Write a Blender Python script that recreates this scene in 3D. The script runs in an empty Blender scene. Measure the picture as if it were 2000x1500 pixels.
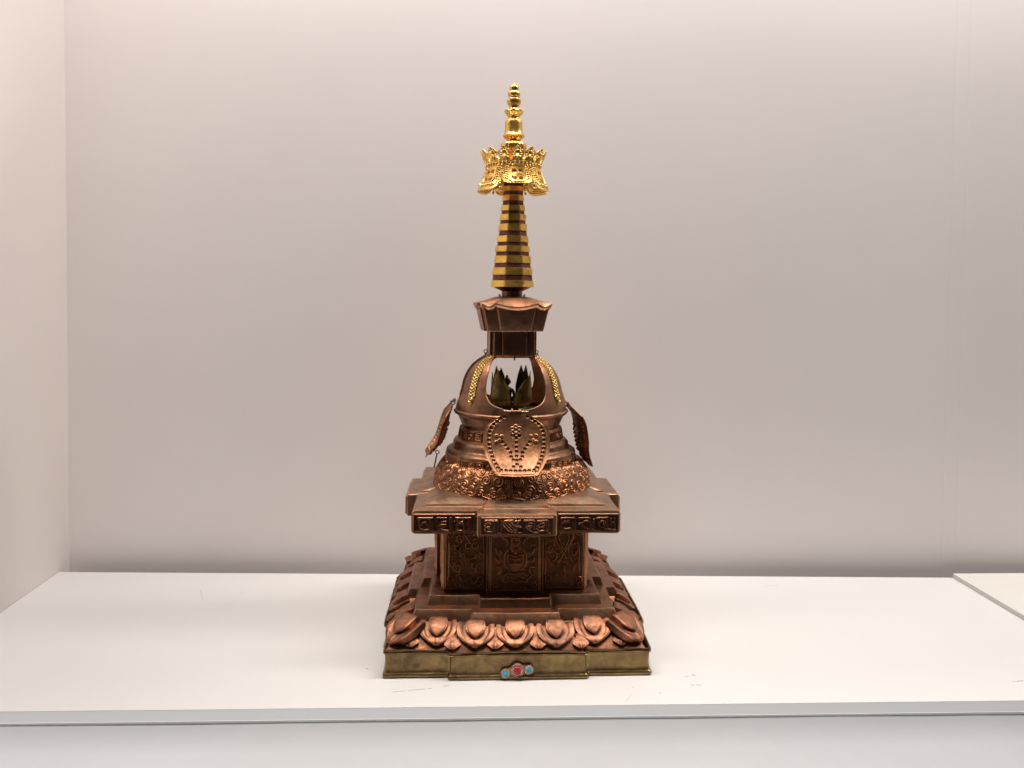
import bpy, bmesh, math, random
import numpy as np
from mathutils import Vector, Matrix, noise as mnoise

random.seed(7); rng = np.random.default_rng(7)
R = math.radians
scene = bpy.context.scene
COL = scene.collection

# ------------------------------------------------------------------ camera
FPX, PIX_W, PIX_H = 1555.6, 2000.0, 1500.0
YAW, PITCH, ROLL = R(3.75), R(2.0), R(0.60)
PP = (1000.0, 583.5 + FPX * math.tan(PITCH))          # principal point in photo pixels
CAM = Vector((-1.357 * math.sin(YAW), -1.357 * math.cos(YAW), 0.5586))
CROT = Matrix.Rotation(-YAW, 4, 'Z') @ Matrix.Rotation(R(90) - PITCH, 4, 'X') @ Matrix.Rotation(ROLL, 4, 'Z')
cam_data = bpy.data.cameras.new('camera')
cam = bpy.data.objects.new('camera', cam_data)
COL.objects.link(cam)
cam.matrix_world = Matrix.Translation(CAM) @ CROT
cam_data.sensor_width = 36.0
cam_data.lens = FPX / PIX_W * 36.0
cam_data.shift_y = -(PIX_H / 2 - PP[1]) / PIX_W
cam_data.clip_start = 0.02; cam_data.clip_end = 60
scene.camera = cam

def ray(px, py):
    d = Vector(((px - PP[0]) / FPX, -(py - PP[1]) / FPX, -1.0))
    return CROT.to_3x3() @ d
def on_z(px, py, z=0.0):
    d = ray(px, py); t = (z - CAM.z) / d.z
    return CAM + d * t
def on_y(px, py, y):
    d = ray(px, py); t = (y - CAM.y) / d.y
    return CAM + d * t

# ------------------------------------------------------------------ world, lamps, exposure
world = bpy.data.worlds.new('World'); scene.world = world
world.use_nodes = True
bgn = world.node_tree.nodes['Background']
bgn.inputs['Color'].default_value = (1.0, 0.95, 0.92, 1)
bgn.inputs['Strength'].default_value = 0.035

def area(name, loc, target, sx, sy, power, col, spread=180):
    l = bpy.data.lights.new(name, 'AREA'); l.shape = 'RECTANGLE'
    l.size = sx; l.size_y = sy; l.energy = power; l.color = col; l.spread = R(spread)
    o = bpy.data.objects.new(name, l); COL.objects.link(o)
    o.location = loc
    d = Vector(target) - Vector(loc)
    o.rotation_euler = d.to_track_quat('-Z', 'Y').to_euler()
    return o
area('case_lamp', (0.30, -0.20, 2.75), (0.30, -0.16, 0.0), 6.4, 0.30, 194.0, (1.0, 0.92, 0.865))
area('object_lamp', (-0.12, -0.62, 1.95), (0.0, -0.08, 0.15), 0.30, 0.16, 0.65, (1.0, 0.86, 0.74), 38)
area('edge_lamp', (0.0, -0.56, 1.90), (0.0, -0.56, 0.0), 3.2, 0.04, 1.7, (1.0, 0.95, 0.9), 24)
area('floor_bounce_fill', (0.0, -0.80, -1.5), (0.0, -0.30, -0.1), 3.6, 0.5, 112.0, (1.0, 0.96, 0.945))  # added fill from below, standing in for floor bounce on the front panel

scene.view_settings.view_transform = 'Standard'
scene.view_settings.look = 'None'
scene.view_settings.exposure = 0.08
scene.view_settings.gamma = 1.0
scene.view_settings.use_curve_mapping = False

# ------------------------------------------------------------------ materials
def new_mat(name):
    m = bpy.data.materials.new(name); m.use_nodes = True
    nt = m.node_tree
    return m, nt, nt.nodes['Principled BSDF']
def N(nt, t, **kw):
    n = nt.nodes.new(t)
    for k, v in kw.items(): setattr(n, k, v)
    return n
def noise_fac(nt, vec, scale, detail=4, rough=0.55, lo=0.35, hi=0.65):
    n = N(nt, 'ShaderNodeTexNoise'); n.inputs['Scale'].default_value = scale
    n.inputs['Detail'].default_value = detail; n.inputs['Roughness'].default_value = rough
    nt.links.new(vec, n.inputs['Vector'])
    mr = N(nt, 'ShaderNodeMapRange'); mr.inputs['From Min'].default_value = lo; mr.inputs['From Max'].default_value = hi
    nt.links.new(n.outputs['Fac'], mr.inputs['Value'])
    return mr.outputs['Result'], n.outputs['Fac']
def mixc(nt, fac, a, b):
    m = N(nt, 'ShaderNodeMix'); m.data_type = 'RGBA'
    if isinstance(fac, (int, float)): m.inputs[0].default_value = fac
    else: nt.links.new(fac, m.inputs[0])
    for i, c in ((6, a), (7, b)):
        if isinstance(c, tuple): m.inputs[i].default_value = (*c, 1)
        else: nt.links.new(c, m.inputs[i])
    return m.outputs[2]
def metal(name, base, patina, bright, rough=(0.3, 0.5), metallic=1.0, scale=28, pat_amt=0.7, bright_amt=0.5,
          bump=0.25, bscale=220, spot=None, engraved=0.0, convex=0.0, grime=0.55):
    m, nt, bs = new_mat(name); L = nt.links.new
    geo = N(nt, 'ShaderNodeNewGeometry'); pos = geo.outputs['Position']
    f1, _ = noise_fac(nt, pos, scale, 6, 0.62, 0.38, 0.64)
    f2, _ = noise_fac(nt, pos, scale * 3.3, 4, 0.6, 0.42, 0.7)
    f3, _ = noise_fac(nt, pos, scale * 14, 3, 0.6, 0.3, 0.75)
    mul = N(nt, 'ShaderNodeMath', operation='MULTIPLY'); L(f1, mul.inputs[0]); mul.inputs[1].default_value = pat_amt
    c = mixc(nt, mul.outputs[0], base, patina)
    mul2 = N(nt, 'ShaderNodeMath', operation='MULTIPLY'); L(f2, mul2.inputs[0]); mul2.inputs[1].default_value = bright_amt * 0.5
    c = mixc(nt, mul2.outputs[0], c, bright)
    fg_, _ = noise_fac(nt, pos, scale * 1.7, 5, 0.65, 0.54, 0.66)
    mulg = N(nt, 'ShaderNodeMath', operation='MULTIPLY'); L(fg_, mulg.inputs[0]); mulg.inputs[1].default_value = grime
    c = mixc(nt, mulg.outputs[0], c, tuple(x * .5 for x in patina))
    # rubbed metal along worn edges and folds
    pr = N(nt, 'ShaderNodeMapRange'); L(geo.outputs['Pointiness'], pr.inputs['Value'])
    pr.inputs['From Min'].default_value = 0.485; pr.inputs['From Max'].default_value = 0.44
    mul3 = N(nt, 'ShaderNodeMath', operation='MULTIPLY'); L(pr.outputs['Result'], mul3.inputs[0]); mul3.inputs[1].default_value = bright_amt
    c = mixc(nt, mul3.outputs[0], c, bright)
    if convex:
        pc = N(nt, 'ShaderNodeMapRange'); L(geo.outputs['Pointiness'], pc.inputs['Value'])
        pc.inputs['From Min'].default_value = 0.508; pc.inputs['From Max'].default_value = 0.56; pc.inputs['To Max'].default_value = convex
        c = mixc(nt, pc.outputs['Result'], c, bright)
    if spot:
        fs, _ = noise_fac(nt, pos, 46, 2, 0.5, 0.70, 0.76)
        c = mixc(nt, fs, c, spot)
    L(c, bs.inputs['Base Color'])
    bs.inputs['Metallic'].default_value = metallic
    rr = N(nt, 'ShaderNodeMapRange'); L(f3, rr.inputs['Value'])
    rr.inputs['To Min'].default_value = rough[0]; rr.inputs['To Max'].default_value = rough[1]
    addr = N(nt, 'ShaderNodeMath', operation='MULTIPLY_ADD'); L(f1, addr.inputs[0]); addr.inputs[1].default_value = 0.12; L(rr.outputs['Result'], addr.inputs[2])
    L(addr.outputs[0], bs.inputs['Roughness'])
    nb = N(nt, 'ShaderNodeTexNoise'); nb.inputs['Scale'].default_value = bscale; nb.inputs['Detail'].default_value = 3; L(pos, nb.inputs['Vector'])
    nb2 = N(nt, 'ShaderNodeTexNoise'); nb2.inputs['Scale'].default_value = 45; nb2.inputs['Detail'].default_value = 2; L(pos, nb2.inputs['Vector'])
    s = N(nt, 'ShaderNodeMath', operation='MULTIPLY_ADD'); L(nb2.outputs['Fac'], s.inputs[0]); s.inputs[1].default_value = 2.5; L(nb.outputs['Fac'], s.inputs[2])
    hsrc = s.outputs[0]
    if engraved:
        w = N(nt, 'ShaderNodeTexVoronoi', feature='DISTANCE_TO_EDGE'); w.inputs['Scale'].default_value = 170; L(pos, w.inputs['Vector'])
        we = N(nt, 'ShaderNodeMath', operation='MULTIPLY_ADD'); L(w.outputs['Distance'], we.inputs[0]); we.inputs[1].default_value = engraved; L(hsrc, we.inputs[2])
        hsrc = we.outputs[0]
    b = N(nt, 'ShaderNodeBump'); b.inputs['Strength'].default_value = bump; b.inputs['Distance'].default_value = 0.0012
    L(hsrc, b.inputs['Height']); L(b.outputs['Normal'], bs.inputs['Normal'])
    return m

M_COPPER = metal('aged_copper', (0.35, 0.172, 0.098), (0.165, 0.120, 0.088), (0.74, 0.32, 0.14), (0.34, 0.50), spot=(0.16, 0.17, 0.12))
M_COPPER_TOP = metal('grey_brown_copper', (0.34, 0.215, 0.140), (0.24, 0.185, 0.135), (0.76, 0.36, 0.18), (0.32, 0.46), bright_amt=0.35, convex=0.5)
M_COPPER_RELIEF = metal('repousse_copper', (0.36, 0.155, 0.072), (0.15, 0.082, 0.052), (0.70, 0.32, 0.15), (0.34, 0.46), bump=0.12, bright_amt=0.15, convex=0.9)
M_COPPER_PETAL = metal('petal_copper', (0.27, 0.120, 0.070), (0.135, 0.088, 0.066), (0.70, 0.28, 0.125), (0.40, 0.56), bump=0.2, bright_amt=0.8, engraved=1.2)
M_COPPER_DARK = metal('dark_copper', (0.26, 0.118, 0.068), (0.10, 0.062, 0.050), (0.58, 0.26, 0.13), (0.26, 0.38), bright_amt=0.25, convex=0.35)
M_COPPER_DOOR = metal('door_copper', (0.36, 0.170, 0.09), (0.17, 0.098, 0.06), (0.66, 0.32, 0.15), (0.36, 0.52), bright_amt=0.3)
M_BRASS = metal('tarnished_brass', (0.27, 0.180, 0.080), (0.115, 0.076, 0.045), (0.60, 0.46, 0.20), (0.26, 0.42), scale=22, pat_amt=0.9, bright_amt=0.45)
M_LOTUS = metal('olive_brass', (0.28, 0.205, 0.075), (0.13, 0.09, 0.035), (0.46, 0.34, 0.12), (0.38, 0.55))
M_GOLD = metal('gilt', (0.84, 0.52, 0.15), (0.64, 0.36, 0.09), (0.95, 0.64, 0.24), (0.20, 0.32), pat_amt=0.5, bright_amt=0.4, bump=0.15, grime=0.2)
M_GOLD_STRIP = metal('dull_gilt', (0.60, 0.40, 0.13), (0.34, 0.22, 0.075), (0.80, 0.56, 0.2), (0.28, 0.42), scale=60)
M_GOLD_RING = metal('worn_gilt', (0.98, 0.60, 0.14), (0.70, 0.41, 0.09), (1.0, 0.70, 0.22), (0.24, 0.36), scale=40, pat_amt=0.8, bump=0.3)
M_RED_COPPER = metal('red_brown_copper', (0.20, 0.085, 0.065), (0.10, 0.05, 0.042), (0.38, 0.17, 0.11), (0.40, 0.6))
M_BRONZE = metal('dark_bronze', (0.10, 0.07, 0.045), (0.05, 0.035, 0.025), (0.24, 0.17, 0.09), (0.36, 0.5))
M_WIRE = metal('iron_wire', (0.13, 0.095, 0.08), (0.07, 0.05, 0.045), (0.3, 0.2, 0.15), (0.35, 0.5))
M_SILVER = metal('bright_wire', (0.75, 0.70, 0.66), (0.5, 0.42, 0.38), (0.85, 0.8, 0.76), (0.25, 0.4))

def stone(name, col, dark):
    m, nt, bs = new_mat(name)
    geo = N(nt, 'ShaderNodeNewGeometry')
    f, _ = noise_fac(nt, geo.outputs['Position'], 180, 3, 0.5, 0.4, 0.7)
    nt.links.new(mixc(nt, f, col, dark), bs.inputs['Base Color'])
    bs.inputs['Roughness'].default_value = 0.22
    return m
M_CORAL = stone('red_coral', (0.55, 0.018, 0.022), (0.36, 0.010, 0.015))
M_TURQ = stone('turquoise', (0.045, 0.42, 0.58), (0.03, 0.32, 0.46))

def paint(name, col, marks=None, rough=0.55, bump=0.06, coat=0.0):
    m, nt, bs = new_mat(name); L = nt.links.new
    geo = N(nt, 'ShaderNodeNewGeometry'); pos = geo.outputs['Position']
    f, _ = noise_fac(nt, pos, 1.7, 4, 0.6, 0.3, 0.7)
    c = mixc(nt, f, col, tuple(x * y for x, y in zip(col, (0.965, 0.958, 0.95))))
    f2, _ = noise_fac(nt, pos, 260, 2, 0.5, 0.80, 0.84)          # rare dust specks
    c = mixc(nt, f2, c, tuple(x * 0.75 for x in col))
    if marks:
        nz = N(nt, 'ShaderNodeTexNoise'); nz.inputs['Scale'].default_value = 420; L(pos, nz.inputs['Vector'])
        nz2, _ = noise_fac(nt, pos, 170, 2, 0.5, 0.38, 0.5)
        for (a, b, w, k) in marks:
            d = b - a; ln2 = max(d.length_squared, 1e-9)
            s = N(nt, 'ShaderNodeVectorMath', operation='SUBTRACT'); L(pos, s.inputs[0]); s.inputs[1].default_value = a
            dt = N(nt, 'ShaderNodeVectorMath', operation='DOT_PRODUCT'); L(s.outputs[0], dt.inputs[0]); dt.inputs[1].default_value = d / ln2
            cl = N(nt, 'ShaderNodeClamp'); L(dt.outputs['Value'], cl.inputs['Value'])
            sc = N(nt, 'ShaderNodeVectorMath', operation='SCALE'); sc.inputs[0].default_value = d; L(cl.outputs[0], sc.inputs['Scale'])
            di = N(nt, 'ShaderNodeVectorMath', operation='DISTANCE'); L(s.outputs[0], di.inputs[0]); L(sc.outputs[0], di.inputs[1])
            mr = N(nt, 'ShaderNodeMapRange'); L(di.outputs['Value'], mr.inputs['Value'])
            mr.inputs['From Min'].default_value = w; mr.inputs['From Max'].default_value = w * 0.45
            mr.inputs['To Max'].default_value = k
            mu = N(nt, 'ShaderNodeMath', operation='MULTIPLY'); L(mr.outputs[0], mu.inputs[0]); L(nz2, mu.inputs[1])
            c = mixc(nt, mu.outputs[0], c, (0.10, 0.08, 0.07))
    L(c, bs.inputs['Base Color'])
    bs.inputs['Roughness'].default_value = rough
    bs.inputs['Specular IOR Level'].default_value = 0.35
    nb = N(nt, 'ShaderNodeTexNoise'); nb.inputs['Scale'].default_value = 35; nb.inputs['Detail'].default_value = 6; L(pos, nb.inputs['Vector'])
    vo = N(nt, 'ShaderNodeTexVoronoi'); vo.inputs['Scale'].default_value = 11; L(pos, vo.inputs['Vector'])
    vr = N(nt, 'ShaderNodeMapRange'); L(vo.outputs['Distance'], vr.inputs['Value']); vr.inputs['From Min'].default_value = 0.022; vr.inputs['From Max'].default_value = 0.0; vr.inputs['To Max'].default_value = 4.0
    va = N(nt, 'ShaderNodeMath', operation='ADD'); L(nb.outputs['Fac'], va.inputs[0]); L(vr.outputs[0], va.inputs[1])
    b = N(nt, 'ShaderNodeBump'); b.inputs['Strength'].default_value = bump; b.inputs['Distance'].default_value = 0.002
    L(va.outputs[0], b.inputs['Height']); L(b.outputs['Normal'], bs.inputs['Normal'])
    return m

def mk(x0, y0, x1, y1, w, k): return (on_z(x0, y0), on_z(x1, y1), w * 1.4, min(1, k * 1.15))
MARKS = [mk(766, 1351.7, 850, 1343.7, .0006, .8), mk(866, 1340.5, 877, 1339, .0006, .9), mk(1353, 1318, 1356, 1319, .0012, 1),
         mk(1339, 1321, 1345, 1320, .0007, .9), mk(1351, 1338, 1356, 1338, .0009, 1), mk(1362, 1338, 1368, 1338, .0009, 1),
         mk(1233, 1343.5, 1236, 1342.5, .0010, .9), mk(1287, 1353, 1290, 1354, .0010, 1), mk(1237, 1350, 1224, 1368, .0005, .4),
         mk(1980, 1331, 1998, 1329.6, .0008, 1), mk(1958, 1278, 1962, 1278.3, .0008, .8), mk(1492, 1145, 1520, 1143, .0008, .35),
         mk(391, 1150, 396, 1174, .0007, .3), mk(470, 1159, 474, 1159, .0008, .6), mk(716, 1305, 719, 1307, .0008, .6)]
M_SHELF = paint('shelf_paint', (0.555, 0.555, 0.55), MARKS, 0.5)
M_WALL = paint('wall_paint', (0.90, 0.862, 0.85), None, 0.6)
M_WALL_SHADED = paint('wall_paint_shaded', (0.66, 0.62, 0.60), None, 0.6)  # same paint as the back wall, darkened to imitate dimmer light here
M_FRONT = paint('front_paint', (0.66, 0.655, 0.65), None, 0.5, 0.12)
M_RISER = paint('riser_paint', (0.545, 0.538, 0.515), None, 0.5)
M_GAP = paint('light_stop_dark', (0.30, 0.27, 0.25), None, 0.8)  # dark colour of the added light stop below the gap

# ------------------------------------------------------------------ mesh helpers
def mesh(name, verts, faces, smooth=True, angle=None):
    me = bpy.data.meshes.new(name)
    me.from_pydata([tuple(v) for v in verts], [], faces)
    me.validate()
    if smooth: me.polygons.foreach_set('use_smooth', [True] * len(me.polygons))
    if angle is not None:
        me.set_sharp_from_angle(angle=R(angle))
    me.update()
    return me
def add(name, me, mat, parent=None, loc=None, rotz=0.0, label=None):
    o = bpy.data.objects.new(name, me); COL.objects.link(o)
    if mat is not None and len(me.materials) == 0: me.materials.append(mat)
    if parent is not None: o.parent = parent
    if loc is not None: o.location = loc
    if rotz: o.rotation_euler = (0, 0, rotz)
    if label: o['label'] = label
    return o
def tag(o, label, cat, group=None):
    o['label'] = label; o['category'] = cat
    if group: o['group'] = group
    return o
def grid_faces(n, m, wrap_u=False, wrap_v=False, mask=None, flip=False):
    i = np.arange(n if wrap_u else n - 1); j = np.arange(m if wrap_v else m - 1)
    I, J = np.meshgrid(i, j, indexing='ij')
    I2 = (I + 1) % n; J2 = (J + 1) % m
    f = np.stack([I * m + J, I2 * m + J, I2 * m + J2, I * m + J2], -1)
    if flip: f = f[..., ::-1]
    f = f.reshape(-1, 4)
    if mask is not None: f = f[mask.reshape(-1)]
    return f.tolist()
def lathe(name, prof, seg=96, angle=40, wob=0.0, ell=(1, 1)):
    """prof: list of (r, z) from bottom to top"""
    p = np.array(prof); n = len(p)
    th = np.linspace(0, 2 * np.pi, seg, endpoint=False)
    P = np.zeros((seg, n, 3))
    rr = p[:, 0][None, :] * np.ones((seg, 1))
    if wob:
        for a in range(seg):
            for b in range(n):
                v = Vector((math.cos(th[a]) * 6 * p[b, 0] / .1, math.sin(th[a]) * 6 * p[b, 0] / .1, p[b, 1] * 40))
                rr[a, b] += wob * mnoise.noise(v)
    P[..., 0] = rr * np.cos(th)[:, None] * ell[0]; P[..., 1] = rr * np.sin(th)[:, None] * ell[1]; P[..., 2] = p[:, 1][None]
    return mesh(name, P.reshape(-1, 3), grid_faces(seg, n, wrap_u=True), True, angle)
def smooth_profile(pts, n=60):
    """Catmull-Rom through points"""
    p = np.array(pts, float); p = np.vstack([2 * p[0] - p[1], p, 2 * p[-1] - p[-2]])
    out = []
    segs = len(p) - 3
    per = max(2, n // segs)
    for i in range(segs):
        for k in range(per):
            t = k / per
            a, b, c, d = p[i:i + 4]
            out.append(0.5 * ((2 * b) + (-a + c) * t + (2 * a - 5 * b + 4 * c - d) * t * t + (-a + 3 * b - 3 * c + d) * t ** 3))
    out.append(p[-2])
    return np.array(out)
def redent(hw, proj, chw):
    q = [(-hw, -hw), (-chw, -hw), (-chw, -hw - proj), (chw, -hw - proj), (chw, -hw)]
    pts = []
    for k in range(4):
        c, s = [(1, 0), (0, 1), (-1, 0), (0, -1)][k]
        pts += [(c * x - s * y, s * x + c * y) for x, y in q]
    return pts
def densify(pts, step=0.005, rad=0.0):
    """closed outline -> (even points); corners cut by rad"""
    n = len(pts); out = []
    V = [Vector(p) for p in pts]
    for i in range(n):
        a, b = V[i], V[(i + 1) % n]
        d = b - a; ln = d.length
        r = min(rad, ln * 0.45)
        a2, b2 = a + d * (r / ln), b - d * (r / ln)
        k = max(1, round((b2 - a2).length / step))
        for j in range(k + 1): out.append(a2.lerp(b2, j / k))
        # corner arc
        c = V[(i + 2) % n]; d2 = c - b; r2 = min(rad, d2.length * 0.45)
        e = b + d2 * (r2 / d2.length)
        if rad > 0: 
            out.append(b2.lerp(b, .5).lerp(b.lerp(e, .5), .5))
    return out
def loft(name, sections, wob=0.0008, step=0.006, rad=0.0012, cap_top=True, cap_bot=True, angle=28, seed=0.0, wz=None):
    """sections: list of (outline20, z) with equal point counts; outlines are densified identically in topology"""
    base = sections[0][0]
    # common parameter counts
    n = len(base)
    counts = []
    for i in range(n):
        ln = max((Vector(o[(i + 1) % n]) - Vector(o[i])).length for o, z in sections)
        counts.append(max(2, round(ln / step)))
    rings = []
    for o, z in sections:
        ring = []
        for i in range(n):
            a, b = Vector(o[i]), Vector(o[(i + 1) % n])
            d = b - a; ln = max(d.length, 1e-6); r = min(rad, ln * 0.3) / ln
            for j in range(counts[i] + 1):
                t = r + (1 - 2 * r) * j / counts[i]
                ring.append((*(a + d * t), z))
        rings.append(ring)
    verts = []; m = len(rings[0])
    for ring in rings:
        for (x, y, z) in ring:
            if wob:
                v = mnoise.noise_vector(Vector((x * 22 + seed, y * 22, z * 22)))
                x += v.x * wob; y += v.y * wob; z += v.z * wob * (1.0 if wz is None else wz)
            verts.append((x, y, z))
    faces = []
    for k in range(len(rings) - 1):
        for i in range(m):
            j = (i + 1) % m
            faces.append((k * m + i, k * m + j, (k + 1) * m + j, (k + 1) * m + i))
    if cap_bot: faces.append(tuple(reversed(range(m))))
    if cap_top: faces.append(tuple(range((len(rings) - 1) * m, len(rings) * m)))
    return mesh(name, verts, faces, True, angle)
def tube(name, pts, r, seg=8, closed=False):
    P = [Vector(p) for p in pts]; n = len(P); verts = []; faces = []
    up = Vector((0.123, 0.71, 0.33)).normalized()
    for i in range(n):
        t = (P[(i + 1) % n] - P[i - 1]) if closed else (P[min(i + 1, n - 1)] - P[max(i - 1, 0)])
        t.normalize(); a = t.cross(up).normalized(); b = t.cross(a)
        rad = r[i] if isinstance(r, (list, tuple)) else r
        for k in range(seg):
            th = 2 * math.pi * k / seg
            verts.append(P[i] + a * math.cos(th) * rad + b * math.sin(th) * rad)
    for i in range(n if closed else n - 1):
        j = (i + 1) % n
        for k in range(seg):
            l = (k + 1) % seg
            faces.append((i * seg + k, i * seg + l, j * seg + l, j * seg + k))
    if not closed:
        faces.append(tuple(reversed(range(seg)))); faces.append(tuple(range((n - 1) * seg, n * seg)))
    return mesh(name, verts, faces, True, 50)
def ring_pts(c, r, ax, ay, n=16):
    return [Vector(c) + Vector(ax) * (r * math.cos(2 * math.pi * k / n)) + Vector(ay) * (r * math.sin(2 * math.pi * k / n)) for k in range(n)]
def box(name, x0, x1, y0, y1, z0, z1, bev=0.0):
    bm = bmesh.new()
    bmesh.ops.create_cube(bm, size=1)
    for v in bm.verts:
        v.co = ((x0 + x1) / 2 + v.co.x * (x1 - x0), (y0 + y1) / 2 + v.co.y * (y1 - y0), (z0 + z1) / 2 + v.co.z * (z1 - z0))
    if bev: bmesh.ops.bevel(bm, geom=bm.edges[:], offset=bev, segments=2, affect='EDGES', profile=0.5)
    me = bpy.data.meshes.new(name); bm.to_mesh(me); bm.free()
    me.polygons.foreach_set('use_smooth', [True] * len(me.polygons)); me.set_sharp_from_angle(angle=R(40))
    return me

class Relief:
    """height field in metres over [0,W]x[0,H]"""
    def __init__(s, W, H, step, wrap=False):
        s.W, s.H, s.wrap = W, H, wrap
        s.nx = int(W / step) + 1; s.ny = int(H / step) + 1
        s.x = np.linspace(0, W, s.nx, endpoint=not wrap); s.y = np.linspace(0, H, s.ny)
        s.h = np.zeros((s.nx, s.ny))
    def seg(s, a, b, w, h):
        for off in ((0,) if not s.wrap else (-s.W, 0, s.W)):
            ax, ay, bx, by = a[0] + off, a[1], b[0] + off, b[1]
            i0, i1 = np.searchsorted(s.x, [min(ax, bx) - w, max(ax, bx) + w]); j0, j1 = np.searchsorted(s.y, [min(ay, by) - w, max(ay, by) + w])
            if i0 >= i1 or j0 >= j1: continue
            X, Y = np.meshgrid(s.x[i0:i1], s.y[j0:j1], indexing='ij')
            dx, dy = bx - ax, by - ay; l2 = dx * dx + dy * dy + 1e-12
            t = np.clip(((X - ax) * dx + (Y - ay) * dy) / l2, 0, 1)
            q = ((X - ax - t * dx) ** 2 + (Y - ay - t * dy) ** 2) / (w * w)
            v = h * np.sqrt(np.clip(1 - q, 0, 1))
            A = s.h[i0:i1, j0:j1]
            if h > 0: np.maximum(A, v, out=A)
            else: np.minimum(A, v, out=A)
    def line(s, pts, w, h, taper=False):
        n = len(pts) - 1
        for k in range(n):
            f = 1 - 0.6 * k / n if taper else 1
            s.seg(pts[k], pts[k + 1], w * f, h * f)
    def dot(s, x, y, r, h): s.seg((x, y), (x, y), r, h)
    def ring(s, x, y, r, w, h, a0=0, a1=360, n=18):
        s.line([(x + r * math.cos(R(a0 + (a1 - a0) * k / n)), y + r * math.sin(R(a0 + (a1 - a0) * k / n))) for k in range(n + 1)], w, h)
    def spiral(s, x, y, r, turns, a0, sgn, w, h):
        n = int(14 * turns) + 4; pts = []
        for k in range(n + 1):
            f = k / n; rr = r * (1 - 0.85 * f); a = a0 + sgn * 2 * math.pi * turns * f
            pts.append((x + rr * math.cos(a), y + rr * math.sin(a)))
        s.line(pts, w, h); s.dot(x, y, w * 1.3, h * 1.2)

def relief_panel(name, rel, edge=0.002):
    """plane panel in XZ facing -Y, origin bottom-left; edges tucked back"""
    h = rel.h.copy()
    P = np.zeros((rel.nx, rel.ny, 3)); P[..., 0] = rel.x[:, None]; P[..., 2] = rel.y[None]; P[..., 1] = -h
    P[0, :, 1] = P[-1, :, 1] = edge; P[:, 0, 1] = P[:, -1, 1] = edge
    return mesh(name, P.reshape(-1, 3), grid_faces(rel.nx, rel.ny), True)

# ------------------------------------------------------------------ the setting: shelf, walls, front, riser
GAPY = 0.046
bl = on_z(115, 1117); br = on_z(1930, 1128.5); fl0 = on_z(0, 1390); fr0 = on_z(2000, 1368)
dirf = (fr0 - fl0).normalized(); fl = fl0 - dirf * 0.35; fr = fr0 + dirf * 0.95
# left edge of the shelf runs along the left wall
le = on_z(0, 1197); dl = (le - bl).normalized()
BT = 0.0165
def poly_slab(name, pts, z0, z1):
    n = len(pts)
    v = [(p.x, p.y, z1) for p in pts] + [(p.x, p.y, z0) for p in pts]
    f = [tuple(range(n)), tuple(reversed(range(n, 2 * n)))] + [(n + i, n + (i + 1) % n, (i + 1) % n, i) for i in range(n)]
    bm = bmesh.new(); bv = [bm.verts.new(x) for x in v]
    for q in f: bm.faces.new([bv[k] for k in q])
    bmesh.ops.recalc_face_normals(bm, faces=bm.faces[:])
    bmesh.ops.bevel(bm, geom=[e for e in bm.edges], offset=0.0007, segments=2, affect='EDGES', profile=0.5)
    me = bpy.data.meshes.new(name); bm.to_mesh(me); bm.free()
    return me
def line_x(p, d, q, e):
    """intersection of p+t d and q+s e in XY"""
    den = d.x * e.y - d.y * e.x
    t = ((q.x - p.x) * e.y - (q.y - p.y) * e.x) / den
    return p + d * t
fcl = line_x(bl, dl, fl0, dirf)
rb = br + (br - bl).normalized() * 0.85
shelf = add('display_shelf', poly_slab('display_shelf', [bl, fcl, fr, rb], -BT, 0.0), M_SHELF)
shelf['kind'] = 'structure'
# front panel under the shelf lip: slightly set back with an uneven hand-filled seam
nx, nz = 260, 14
V = []
for i in range(nx):
    t = i / (nx - 1); p = fcl.lerp(fr, t)
    for j in range(nz):
        s = j / (nz - 1)
        z = -BT - 0.0004 - (s ** 1.6) * 0.30
        sm = mnoise.noise(Vector((t * 9, 3.1, 0))) * 0.0012 + mnoise.noise(Vector((t * 31, 1.1, 0))) * 0.0005
        if j == 0: y = p.y + 0.006; 
        elif j == 1: y = p.y + 0.0022; z = -BT - 0.0028 + sm
        elif j == 2: y = p.y + 0.0012; z = -BT - 0.0042 + sm
        elif j == 3: y = p.y + 0.0010; z = -BT - 0.0052 + sm
        else: y = p.y + 0.0010 + 0.0006 * mnoise.noise(Vector((t * 12, z * 30, 0)))
        V.append((p.x, y, z))
fp = add('shelf_front', mesh('shelf_front', V, grid_faces(nx, nz, flip=True), True), M_FRONT); fp['kind'] = 'structure'

ed = (br - bl).normalized(); en = Vector((-ed.y, ed.x, 0))            # along and behind the shelf's back edge
W0 = bl + en * GAPY
def wall_hit(px, py):
    d = ray(px, py); t = (W0 - CAM).dot(en) / d.dot(en); return CAM + d * t
wcor = line_x(bl, dl, W0, ed)                                         # room corner
sj = (wall_hit(1866, 600) - wcor).dot(ed)                             # panel joint, measured along the wall
zt, zb = 1.75, -0.32
def wall_box(name, a, b, f0, f1):
    c = Vector((wcor.x, wcor.y, 0)); q = [c + ed * a + en * f0, c + ed * b + en * f0, c + ed * b + en * f1, c + ed * a + en * f1]
    n = 4; v = [(p.x, p.y, zb) for p in q] + [(p.x, p.y, zt) for p in q]
    return mesh(name, v, [(3, 2, 1, 0), (4, 5, 6, 7)] + [(i_, (i_ + 1) % 4, 4 + (i_ + 1) % 4, 4 + i_) for i_ in range(4)], False)
bw = add('back_wall', wall_box('back_wall', -.012, sj - .014, 0, .02), M_WALL); bw['kind'] = 'structure'
add('joint_strip', wall_box('joint_strip', sj - .0139, sj + .0139, -.0003, .02), M_WALL, bw)
add('wall_panel', wall_box('wall_panel', sj + .014, sj + 1.10, -.0006, .02), M_WALL, bw)
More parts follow.
